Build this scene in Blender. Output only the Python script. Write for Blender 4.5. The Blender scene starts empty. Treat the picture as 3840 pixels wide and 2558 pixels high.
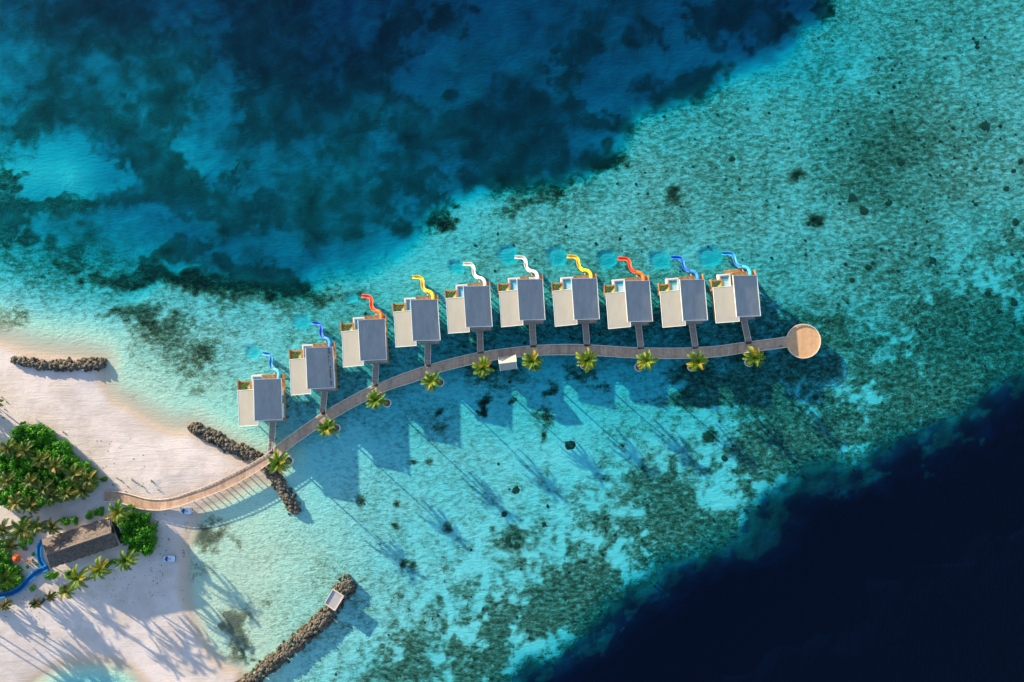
import bpy, math, random
import numpy as np
from mathutils import Vector, Matrix

SC = bpy.context.scene
COL = SC.collection
H = 180.0            # drone height above the water (m)
M = 0.07             # metres per photo pixel at water level
SUN_EL = 12.5
SUN_H = Vector((1.0, -0.945, 0)).normalized()      # heading of the shadows
rng = random.Random(7)

def P(px, py, z=0.0):
    k = M * (H - z) / H
    return Vector(((px - 1920) * k, (1279 - py) * k, z))

# ------------------------------------------------------------------ helpers
def smooth(a, b, x):
    t = np.clip((x - a) / (b - a), 0, 1)
    return t * t * (3 - 2 * t)

class MB:
    def __init__(s):
        s.v = []; s.f = []; s.t = []; s.sm = []
    def add(s, verts, faces, tint=0.5, sm=False):
        n = len(s.v)
        s.v.extend([tuple(p) for p in verts])
        for f in faces:
            s.f.append(tuple(i + n for i in f)); s.t.append(tint); s.sm.append(sm)
        return s
    def box(s, c, size, rz=0.0, tint=0.5, taper=1.0):
        hx, hy, hz = size[0] / 2, size[1] / 2, size[2] / 2
        ca, sa = math.cos(rz), math.sin(rz)
        vs = []
        for z, k in ((-hz, 1), (hz, taper)):
            for x, y in ((-hx, -hy), (hx, -hy), (hx, hy), (-hx, hy)):
                x *= k; y *= k
                vs.append((c[0] + x * ca - y * sa, c[1] + x * sa + y * ca, c[2] + z))
        return s.add(vs, [(3, 2, 1, 0), (4, 5, 6, 7), (0, 1, 5, 4), (1, 2, 6, 5), (2, 3, 7, 6), (3, 0, 4, 7)], tint)
    def hexa(s, bot, top, tint=0.5):
        n = len(bot)
        fs = [tuple(range(n - 1, -1, -1)), tuple(range(n, 2 * n))]
        for i in range(n):
            j = (i + 1) % n
            fs.append((i, j, n + j, n + i))
        return s.add(list(bot) + list(top), fs, tint)
    def prism(s, pts, z0, z1, tint=0.5):
        return s.hexa([(p[0], p[1], z0) for p in pts], [(p[0], p[1], z1) for p in pts], tint)
    def beam(s, a, b, w, h, tint=0.5):
        a = Vector(a); b = Vector(b); d = (b - a)
        if d.length < 1e-6: return s
        d.normalize()
        side = d.cross(Vector((0, 0, 1)))
        side = side.normalized() if side.length > 1e-4 else Vector((1, 0, 0))
        up = side.cross(d).normalized()
        sw = side * (w / 2); uh = up * (h / 2)
        bot = [a - sw - uh, a + sw - uh, a + sw + uh, a - sw + uh]
        top = [b - sw - uh, b + sw - uh, b + sw + uh, b - sw + uh]
        return s.hexa(bot, top, tint)
    def tube(s, pts, radii, n=8, tint=0.5, caps=True, sm=True):
        pts = [Vector(p) for p in pts]
        rings = []
        for i, p in enumerate(pts):
            d = (pts[min(i + 1, len(pts) - 1)] - pts[max(i - 1, 0)]).normalized()
            ref = Vector((0, 0, 1)) if abs(d.z) < 0.9 else Vector((1, 0, 0))
            a = d.cross(ref).normalized(); b = a.cross(d)
            r = radii[i] if hasattr(radii, '__len__') else radii
            rings.append([p + (a * math.cos(2 * math.pi * k / n) + b * math.sin(2 * math.pi * k / n)) * r for k in range(n)])
        vs = [q for r in rings for q in r]; fs = []
        for i in range(len(rings) - 1):
            for k in range(n):
                k2 = (k + 1) % n
                fs.append((i * n + k, i * n + k2, (i + 1) * n + k2, (i + 1) * n + k))
        s.add(vs, fs, tint, sm)
        if caps:
            s.add(rings[0], [tuple(range(n - 1, -1, -1))], tint); s.add(rings[-1], [tuple(range(n))], tint)
        return s
    def disc(s, c, r, z0, z1, n=32, tint=0.5, r1=None):
        r1 = r if r1 is None else r1
        return s.hexa([(c[0] + r * math.cos(2 * math.pi * k / n), c[1] + r * math.sin(2 * math.pi * k / n), z0) for k in range(n)],
                      [(c[0] + r1 * math.cos(2 * math.pi * k / n), c[1] + r1 * math.sin(2 * math.pi * k / n), z1) for k in range(n)], tint)
    def lump(s, c, r, seed, tint=0.5, rough=0.25, sub=1, squash=0.8):
        R = random.Random(seed)
        vs, fs = ICO[sub]
        ax = [Vector((R.uniform(-1, 1), R.uniform(-1, 1), R.uniform(-1, 1))).normalized() for _ in range(5)]
        am = [R.uniform(-rough, rough) for _ in range(5)]
        rz = R.uniform(0, 6.28); ca, sa = math.cos(rz), math.sin(rz)
        sx, sy, sz = r * R.uniform(.8, 1.3), r * R.uniform(.75, 1.1), r * squash * R.uniform(.8, 1.15)
        out = []
        for v in vs:
            k = 1 + sum(a * max(-.2, v.dot(x)) for a, x in zip(am, ax)) + R.uniform(-.07, .07)
            x, y, z = v.x * sx * k, v.y * sy * k, v.z * sz * k
            out.append((c[0] + x * ca - y * sa, c[1] + x * sa + y * ca, c[2] + z))
        return s.add(out, fs, tint, False)
    def mesh(s, name, mat):
        me = bpy.data.meshes.new(name)
        me.from_pydata(s.v, [], s.f)
        me.materials.append(mat)
        at = me.attributes.new('tint', 'FLOAT', 'FACE')
        at.data.foreach_set('value', np.array(s.t, dtype=np.float32))
        me.polygons.foreach_set('use_smooth', np.array(s.sm, dtype=bool))
        me.update()
        return me
    def obj(s, name, mat, parent=None, off=None):
        if off is not None:
            s.v = [(v[0] - off[0], v[1] - off[1], v[2] - off[2]) for v in s.v]
        o = bpy.data.objects.new(name, s.mesh(name, mat))
        COL.objects.link(o)
        if parent is not None: o.parent = parent
        return o

def make_ico(sub):
    import bmesh
    bm = bmesh.new(); bmesh.ops.create_icosphere(bm, subdivisions=sub, radius=1)
    bm.verts.ensure_lookup_table()
    r = ([v.co.copy() for v in bm.verts], [tuple(v.index for v in f.verts) for f in bm.faces]); bm.free()
    return r
ICO = {1: make_ico(1), 2: make_ico(2), 3: make_ico(3)}

def tag(o, label=None, cat=None, group=None, kind=None):
    if label: o['label'] = label
    if cat: o['category'] = cat
    if group: o['group'] = group
    if kind: o['kind'] = kind
    return o
def thing(name, loc, label, cat, group=None):
    o = bpy.data.objects.new(name, None); COL.objects.link(o); o.location = loc
    o.empty_display_size = .5
    return tag(o, label, cat, group)

# ------------------------------------------------------------------ materials
def nt_new(name):
    m = bpy.data.materials.new(name); m.use_nodes = True
    nt = m.node_tree; nt.nodes.clear()
    out = nt.nodes.new('ShaderNodeOutputMaterial')
    return m, nt, out
def N(nt, t, **kw):
    n = nt.nodes.new('ShaderNode' + t)
    for k, v in kw.items():
        if k.startswith('i_'):
            n.inputs[k[2:].replace('_', ' ')].default_value = v
        else: setattr(n, k, v)
    return n
def L(nt, a, b): nt.links.new(a, b)
def mathn(nt, op, a, b=None, clamp=False):
    n = nt.nodes.new('ShaderNodeMath'); n.operation = op; n.use_clamp = clamp
    for i, x in enumerate((a, b)):
        if x is None: continue
        if isinstance(x, (int, float)): n.inputs[i].default_value = x
        else: nt.links.new(x, n.inputs[i])
    return n.outputs[0]
def mixc(nt, f, a, b, mode='MIX'):
    n = nt.nodes.new('ShaderNodeMix'); n.data_type = 'RGBA'; n.blend_type = mode
    for i, x in ((0, f), (6, a), (7, b)):
        if isinstance(x, (int, float)): n.inputs[i].default_value = x
        elif isinstance(x, tuple): n.inputs[i].default_value = (*x, 1) if len(x) == 3 else x
        else: nt.links.new(x, n.inputs[i])
    return n.outputs[2]
def noise(nt, vec, scale, detail=3, rough=.55, dist=0.0):
    n = N(nt, 'TexNoise'); n.inputs['Scale'].default_value = scale; n.inputs['Detail'].default_value = detail
    n.inputs['Roughness'].default_value = rough; n.inputs['Distortion'].default_value = dist
    if vec is not None: L(nt, vec, n.inputs['Vector'])
    return n.outputs['Fac']
def sstep(nt, x, a, b):
    n = N(nt, 'MapRange', interpolation_type='SMOOTHSTEP')
    n.inputs['From Min'].default_value = a; n.inputs['From Max'].default_value = b
    L(nt, x, n.inputs['Value']); return n.outputs['Result']

def simple(name, c0, c1=None, rough=.7, nscale=2.0, bump=0.0, bscale=8.0, tint=True, spec=.3, stretch=None, transl=0.0, metal=0.0):
    m, nt, out = nt_new(name)
    geo = N(nt, 'TexCoord'); vec = geo.outputs['Object']
    if stretch:
        mp = N(nt, 'Mapping'); mp.inputs['Scale'].default_value = stretch; L(nt, vec, mp.inputs['Vector']); vec = mp.outputs[0]
    c1 = c1 or c0
    f = noise(nt, vec, nscale, 4, .6)
    f = sstep(nt, f, .3, .7)
    if tint:
        at = N(nt, 'Attribute', attribute_name='tint')
        f = mathn(nt, 'ADD', mathn(nt, 'MULTIPLY', f, .4), mathn(nt, 'MULTIPLY', at.outputs['Fac'], .6), True)
    col = mixc(nt, f, c0, c1)
    b = N(nt, 'BsdfPrincipled'); b.inputs['Roughness'].default_value = rough
    b.inputs['Specular IOR Level'].default_value = spec; b.inputs['Metallic'].default_value = metal
    L(nt, col, b.inputs['Base Color'])
    if bump:
        bp = N(nt, 'Bump'); bp.inputs['Strength'].default_value = bump; bp.inputs['Distance'].default_value = .05
        L(nt, noise(nt, vec, bscale, 4, .6), bp.inputs['Height']); L(nt, bp.outputs[0], b.inputs['Normal'])
    sh = b.outputs[0]
    if transl:
        tr = N(nt, 'BsdfTranslucent'); L(nt, col, tr.inputs['Color'])
        mx = N(nt, 'MixShader'); mx.inputs[0].default_value = transl
        L(nt, sh, mx.inputs[1]); L(nt, tr.outputs[0], mx.inputs[2]); sh = mx.outputs[0]
    L(nt, sh, out.inputs['Surface'])
    return m

MT = {}
MT['board'] = simple('weathered_boards', (.34, .20, .135), (.74, .46, .31), .8, 1.2, .3, 12)
MT['warm_board'] = simple('warm_round_deck_boards', (.50, .25, .12), (.76, .43, .225), .8, 1.2, .3, 12)
MT['board_edge'] = simple('pale_kerb_timber', (.62, .51, .43), (.80, .68, .58), .75)
MT['jetty'] = simple('grey_jetty_boards', (.28, .19, .15), (.46, .33, .27), .8)
MT['pile'] = simple('wet_timber_pile', (.035, .03, .025), (.07, .06, .05), .8)
MT['cedar'] = simple('warm_deck_timber', (.33, .15, .055), (.50, .27, .11), .65, 3, .2, 10, stretch=(1, 6, 1))
MT['white'] = simple('white_render', (.70, .69, .68), (.80, .79, .78), .6)
MT['trim'] = simple('white_roof_trim', (.72, .70, .67), (.80, .79, .77), .5)
MT['coping'] = simple('white_pool_coping', (.66, .62, .60), (.76, .73, .71), .5)
MT['glass'] = simple('dark_window_glass', (.02, .03, .035), (.03, .04, .045), .08, spec=.6)
MT['thatch'] = simple('grey_thatch', (.024, .022, .025), (.22, .165, .145), .95, 1.2, 1.0, 6, stretch=(3, 3, 3))
MT['rock'] = simple('groyne_rock', (.018, .016, .014), (.17, .135, .098), .85, 1.5, .5, 4)
MT['coral'] = simple('coral_rock', (.010, .011, .007), (.10, .09, .05), .95, 2.0, .6, 5)
MT['concrete'] = simple('grey_concrete', (.36, .31, .31), (.50, .44, .43), .85, .8)
MT['planter'] = simple('white_planter', (.62, .60, .58), (.72, .70, .68), .6)
MT['soil'] = simple('planter_soil', (.10, .08, .06), (.2, .17, .13), .95)
MT['trunk'] = simple('palm_trunk', (.16, .12, .085), (.28, .22, .16), .9, 2, .4, 6)
MT['blue_flume'] = simple('blue_fibreglass', (.02, .20, .48), (.035, .27, .58), .35)
MT['blue_bed'] = simple('flume_water', (.012, .10, .30), (.02, .15, .38), .12)
MT['parasol'] = simple('orange_canvas', (.62, .075, .012), (.80, .16, .025), .7, transl=.25)
MT['red_bag'] = simple('dark_red_fabric', (.18, .02, .014), (.26, .04, .025), .9)
MT['navy_bag'] = simple('navy_fabric', (.012, .03, .07), (.02, .05, .11), .9)
MT['stump'] = simple('brown_wood', (.28, .15, .08), (.42, .25, .14), .8)
MT['cart_white'] = simple('cart_white', (.62, .66, .74), (.72, .76, .84), .4)
MT['cart_blue'] = simple('cart_blue', (.012, .05, .24), (.02, .075, .34), .5)
MT['dark'] = simple('black_rubber', (.015, .015, .018), (.03, .03, .035), .8)
MT['cloth_dark'] = simple('dark_clothing', (.012, .012, .022), (.03, .022, .025), .9)
MT['skin'] = simple('skin', (.30, .17, .11), (.36, .21, .14), .6)
MT['lounger'] = simple('pale_lounger', (.5, .55, .72), (.7, .72, .8), .7)

def leafmat(name, c0, c1, c2, transl=.3):
    m, nt, out = nt_new(name)
    at = N(nt, 'Attribute', attribute_name='tint')
    oi = N(nt, 'ObjectInfo')
    f = mathn(nt, 'ADD', at.outputs['Fac'], mathn(nt, 'MULTIPLY', mathn(nt, 'SUBTRACT', oi.outputs['Random'], .5), .18), True)
    r = N(nt, 'ValToRGB'); e = r.color_ramp.elements
    e[0].color = (*c0, 1); e[0].position = 0; e[1].color = (*c2, 1); e[1].position = 1
    x = e.new(.6); x.color = (*c1, 1)
    L(nt, f, r.inputs[0])
    b = N(nt, 'BsdfPrincipled'); b.inputs['Roughness'].default_value = .5; b.inputs['Specular IOR Level'].default_value = .25
    L(nt, r.outputs[0], b.inputs['Base Color'])
    tr = N(nt, 'BsdfTranslucent'); L(nt, r.outputs[0], tr.inputs['Color'])
    mx = N(nt, 'MixShader'); mx.inputs[0].default_value = transl
    L(nt, b.outputs[0], mx.inputs[1]); L(nt, tr.outputs[0], mx.inputs[2]); L(nt, mx.outputs[0], out.inputs['Surface'])
    return m
MT['frond'] = leafmat('palm_frond', (.035, .11, .007), (.16, .235, .012), (.40, .26, .02))
MT['frond_dark'] = leafmat('palm_frond_olive', (.032, .08, .012), (.14, .165, .025), (.32, .21, .045))
MT['leaf'] = leafmat('shrub_leaf', (.010, .09, .007), (.075, .34, .014), (.24, .46, .02))

def roofmat(name, c0, c1, ang, scale, st):
    m, nt, out = nt_new(name)
    tc = N(nt, 'TexCoord'); mp = N(nt, 'Mapping'); mp.inputs['Rotation'].default_value = (0, 0, ang)
    L(nt, tc.outputs['Object'], mp.inputs['Vector'])
    oi = N(nt, 'ObjectInfo'); va = N(nt, 'VectorMath', operation='ADD'); L(nt, tc.outputs['Object'], va.inputs[0])
    cx = N(nt, 'CombineXYZ'); L(nt, mathn(nt, 'MULTIPLY', oi.outputs['Random'], 90), cx.inputs[0]); L(nt, cx.outputs[0], va.inputs[1])
    mv = N(nt, 'Mapping'); mv.inputs['Scale'].default_value = (1.0, .3, 1); L(nt, va.outputs[0], mv.inputs['Vector'])
    w = N(nt, 'TexWave', wave_type='BANDS', bands_direction='X'); w.inputs['Scale'].default_value = scale
    w.inputs['Distortion'].default_value = .4
    L(nt, mp.outputs[0], w.inputs['Vector'])
    big = sstep(nt, noise(nt, mv.outputs[0], .7, 6, .65), .3, .7)
    f = mathn(nt, 'ADD', mathn(nt, 'MULTIPLY', w.outputs['Fac'], st), mathn(nt, 'MULTIPLY', big, 1 - st), True)
    col = mixc(nt, f, c0, c1)
    b = N(nt, 'BsdfPrincipled'); b.inputs['Roughness'].default_value = .75; b.inputs['Specular IOR Level'].default_value = .2
    L(nt, col, b.inputs['Base Color'])
    bp = N(nt, 'Bump'); bp.inputs['Strength'].default_value = .25; bp.inputs['Distance'].default_value = .03
    L(nt, w.outputs['Fac'], bp.inputs['Height']); L(nt, bp.outputs[0], b.inputs['Normal'])
    L(nt, b.outputs[0], out.inputs['Surface'])
    return m
MT['roof_dark'] = roofmat('slate_grey_roof', (.22, .21, .21), (.41, .385, .375), math.radians(45), 1.6, .6)
MT['roof_tan'] = roofmat('tan_roof', (.36, .315, .265), (.43, .385, .33), 0, 2.2, .5)

def netmat():
    m, nt, out = nt_new('striped_net')
    tc = N(nt, 'TexCoord'); mp = N(nt, 'Mapping'); mp.inputs['Rotation'].default_value = (0, 0, math.radians(42))
    L(nt, tc.outputs['Object'], mp.inputs['Vector'])
    sep = N(nt, 'SeparateXYZ'); L(nt, mp.outputs[0], sep.inputs[0])
    fr = mathn(nt, 'FRACT', mathn(nt, 'MULTIPLY', sep.outputs[0], .62))
    r = N(nt, 'ValToRGB'); r.color_ramp.interpolation = 'CONSTANT'
    e = r.color_ramp.elements
    cols = [(.05, .25, .06), (.30, .46, .03), (.04, .20, .18), (.45, .10, .05), (.07, .30, .06), (.50, .44, .04)]
    e[0].position = 0; e[0].color = (*cols[0], 1); e[1].position = 1 / 6; e[1].color = (*cols[1], 1)
    for i in range(2, 6):
        x = e.new(i / 6); x.color = (*cols[i], 1)
    L(nt, fr, r.inputs[0])
    b = N(nt, 'BsdfPrincipled'); b.inputs['Roughness'].default_value = .8
    L(nt, r.outputs[0], b.inputs['Base Color']); L(nt, b.outputs[0], out.inputs['Surface'])
    return m
MT['net'] = netmat()

def poolmat(name, col):
    return simple(name, col, tuple(min(1, c * 1.15) for c in col), .06, .6, .15, 3, spec=.5)
MT['pool_a'] = poolmat('pool_water_blue', (.10, .42, .62))
MT['pool_b'] = poolmat('pool_water_green', (.10, .40, .44))
MT['pool_ledge'] = poolmat('pool_shallow_ledge', (.40, .56, .68))

def plastic(name, c):
    return simple(name, c, tuple(min(1, x * 1.25 + .002) for x in c), .45, 1, 0, spec=.3)
SLIDES = {'red': ((.85, .12, .004), (.75, .02, .004)), 'yellow': ((.85, .50, .004), (.64, .34, .006)), 'white': ((.70, .64, .58), (.55, .50, .46)),
          'blue': ((.02, .19, .62), (.012, .08, .44)), 'light blue': ((.05, .36, .62), (.015, .15, .42))}
SLM = {k: (plastic('slide_' + k.replace(' ', '_'), a), plastic('slide_bed_' + k.replace(' ', '_'), b)) for k, (a, b) in SLIDES.items()}

# ------------------------------------------------------------------ terrain fields (photo pixels -> optical depth, cover)
RG = [  # optical depth of the shallow floor, raised in places to deepen the villas' shade, one value every 240 x 213.2 px
 [.60]*12 + [.66, .58, .50, .48, .44],
 [.60]*12 + [.78, .64, .48, .44, .42],
 [.60]*10 + [.55, .50, .44, .50, .44, .40, .36],
 [.60]*9 + [.46, .38, .38, .40, .44, .44, .36, .36],
 [.60]*7 + [.50, .36, .36, .36, .36, .38, .40, .40, .42, .42],
 [.46, .44, .44, .40, .42, .46, .42, .40, .40, .42, .44, .46, .46, .44, .46, .50, .54],
 [.06, .14, .18, .25, .30, .36, .48, .58, .64, .66, .68, .66, .60, .52, .54, .60, .75],  # raised between villas and boardwalk so the shade there turns darker
 [.06, .06, .09, .15, .24, .36, .44, .46, .50, .54, .56, .56, .54, .50, .48, .48, .50],  # raised along the lagoon shadow band to darken that shade
 [.05, .05, .06, .10, .14, .28, .32, .34, .36, .39, .42, .42, .44, .45, .45, .45, .5],
 [.05, .05, .05, .10, .13, .21, .28, .32, .34, .37, .40, .42, .44, .45, .45, .45, .5],
 [.05, .05, .05, .10, .11, .17, .27, .32, .34, .37, .41, .43, .45, .45, .45, .45, .5],
 [.05, .05, .05, .09, .10, .20, .27, .33, .37, .40, .42, .45, .45, .45, .45, .45, .5],
 [.22, .25, .20, .09, .12, .25, .33, .38, .42, .45, .45, .45, .45, .45, .45, .45, .5]]
DG = [
 [1.9, 2.6, 2.7, 2.6, 2.8, 3.2, 3.2, 3.0, 2.7, 2.7, 2.6, 2.7, 3.0, 3.0, 3, 3, 3],
 [1.5, 1.7, 1.6, 1.9, 2.5, 3.0, 2.8, 2.3, 2.3, 2.4, 2.4, 2.5, 2.5, 3.0, 3, 3, 3],
 [1.4, 1.5, 1.4, 1.5, 2.0, 2.1, 1.8, 2.0, 2.3, 2.3, 2.2, 2.4, 2.4, 2.6, 3, 3, 3],
 [.78, .70, 1.7, 1.2, 1.5, 1.6, 1.8, 2.1, 1.9, 2.0, 2.0, 2.0, 2, 2, 2, 2, 2],
 [1.15, 1.35, 1.8, 1.9, 1.9, 1.8, 1.7, 1.7, 1.6, 1.6, 1.6, 2, 2, 2, 2, 2, 2],
 [1.0, 1.3, 1.6, 1.7, 1.7, 1.6, 1.5, 1.4, 1.5, 1.5, 1.5, 2, 2, 2, 2, 2, 2],
 [.8]*17, [.8]*17, [.8]*17, [.8]*17, [.8]*17, [.8]*17, [.8]*17]
E1 = [(3140, -200), (3110, -50), (3095, 20), (3060, 75), (2990, 95), (2965, 165), (2900, 212), (2780, 250), (2690, 300), (2620, 360), (2480, 400),
      (2385, 430), (2340, 510), (2290, 600), (2180, 660), (2040, 690), (1900, 690), (1790, 715), (1700, 745), (1640, 790), (1590, 850), (1530, 910),
      (1440, 975), (1330, 1010), (1230, 1025), (1120, 1080), (1050, 1082), (960, 1055), (850, 1045), (700, 1010), (610, 1020), (490, 1085), (400, 1090),
      (300, 1070), (200, 1040), (100, 1005), (0, 985), (-120, 975), (-900, 960)]
DEEP = E1 + [(-60000, 960), (-60000, -60000), (6000, -60000)]
E2 = [(5200, 900), (3950, 1400), (3840, 1447), (3755, 1490), (3672, 1560), (3589, 1607), (3479, 1650), (3330, 1695), (3230, 1728), (3140, 1745), (3060, 1790),
      (2990, 1835), (2930, 1900), (2860, 1960), (2740, 2020), (2640, 2080), (2540, 2130), (2480, 2170), (2380, 2240), (2290, 2310), (2211, 2379),
      (2120, 2430), (2034, 2465), (1957, 2535), (1890, 2620), (1700, 2800), (1200, 3600)]
NAVY = E2 + [(1200, 60000), (60000, 60000), (60000, 900)]
LAND = [(-1500, 1230), (-60, 1272), (0, 1284), (60, 1300), (110, 1318), (180, 1331), (270, 1340), (330, 1348), (372, 1365), (377, 1413), (384, 1436),
        (400, 1464), (424, 1494), (480, 1526), (525, 1560), (572, 1588), (625, 1608), (670, 1618), (712, 1613), (745, 1632), (830, 1682), (905, 1722), (965, 1752),
        (1000, 1765), (1022, 1785), (1000, 1797), (955, 1793), (900, 1822), (835, 1862), (775, 1890), (742, 1912), (728, 1950), (712, 1990), (700, 2025),
        (694, 2070), (693, 2110), (692, 2150), (691, 2200), (696, 2240), (706, 2280), (723, 2320), (745, 2364), (765, 2410), (799, 2467), (850, 2500),
        (895, 2520), (905, 2570), (860, 2700), (700, 3300), (-1500, 3300)]
POND = [(60, 2610), (107, 2558), (153, 2525), (214, 2492), (287, 2476), (363, 2473), (440, 2484), (490, 2503), (530, 2540), (560, 2575), (570, 2640), (500, 2760), (300, 2800), (120, 2740)]

def pip(px, py, poly):
    ins = np.zeros(px.shape, bool)
    n = len(poly)
    for i in range(n):
        x1, y1 = poly[i]; x2, y2 = poly[(i + 1) % n]
        if y1 == y2: continue
        c = ((y1 > py) != (y2 > py)) & (px < (x2 - x1) * (py - y1) / (y2 - y1) + x1)
        ins ^= c
    return ins
def pdist(px, py, pts, closed=False):
    d = np.full(px.shape, 1e9)
    n = len(pts)
    for i in range(n if closed else n - 1):
        x1, y1 = pts[i]; x2, y2 = pts[(i + 1) % n]
        dx, dy = x2 - x1, y2 - y1
        t = np.clip(((px - x1) * dx + (py - y1) * dy) / (dx * dx + dy * dy + 1e-9), 0, 1)
        d = np.minimum(d, (px - x1 - t * dx) ** 2 + (py - y1 - t * dy) ** 2)
    return np.sqrt(d)
def gridval(G, px, py):
    G = np.array(G, float)
    x = np.clip(px / 240.0, 0, 15.999); y = np.clip(py / 213.2, 0, 11.999)
    i = x.astype(int); j = y.astype(int); fx = x - i; fy = y - j
    fx = fx * fx * (3 - 2 * fx) * .5 + fx * .5; fy = fy * fy * (3 - 2 * fy) * .5 + fy * .5
    return (G[j, i] * (1 - fx) + G[j, i + 1] * fx) * (1 - fy) + (G[j + 1, i] * (1 - fx) + G[j + 1, i + 1] * fx) * fy
def vnoise(px, py, cell, seed):
    R = np.random.RandomState(seed); G = R.rand(257, 257)
    x = (px / cell + 1000) % 256; y = (py / cell + 1000) % 256
    i = x.astype(int); j = y.astype(int); fx = x - i; fy = y - j
    fx = fx * fx * (3 - 2 * fx); fy = fy * fy * (3 - 2 * fy)
    return (G[j, i] * (1 - fx) + G[j, i + 1] * fx) * (1 - fy) + (G[j + 1, i] * (1 - fx) + G[j + 1, i + 1] * fx) * fy
def fbm(px, py, cell, seed, o=3):
    r = 0; a = .5; tot = 0
    for k in range(o):
        r = r + a * vnoise(px, py, cell / 2 ** k, seed + k); tot += a; a *= .55
    return r / tot

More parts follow.
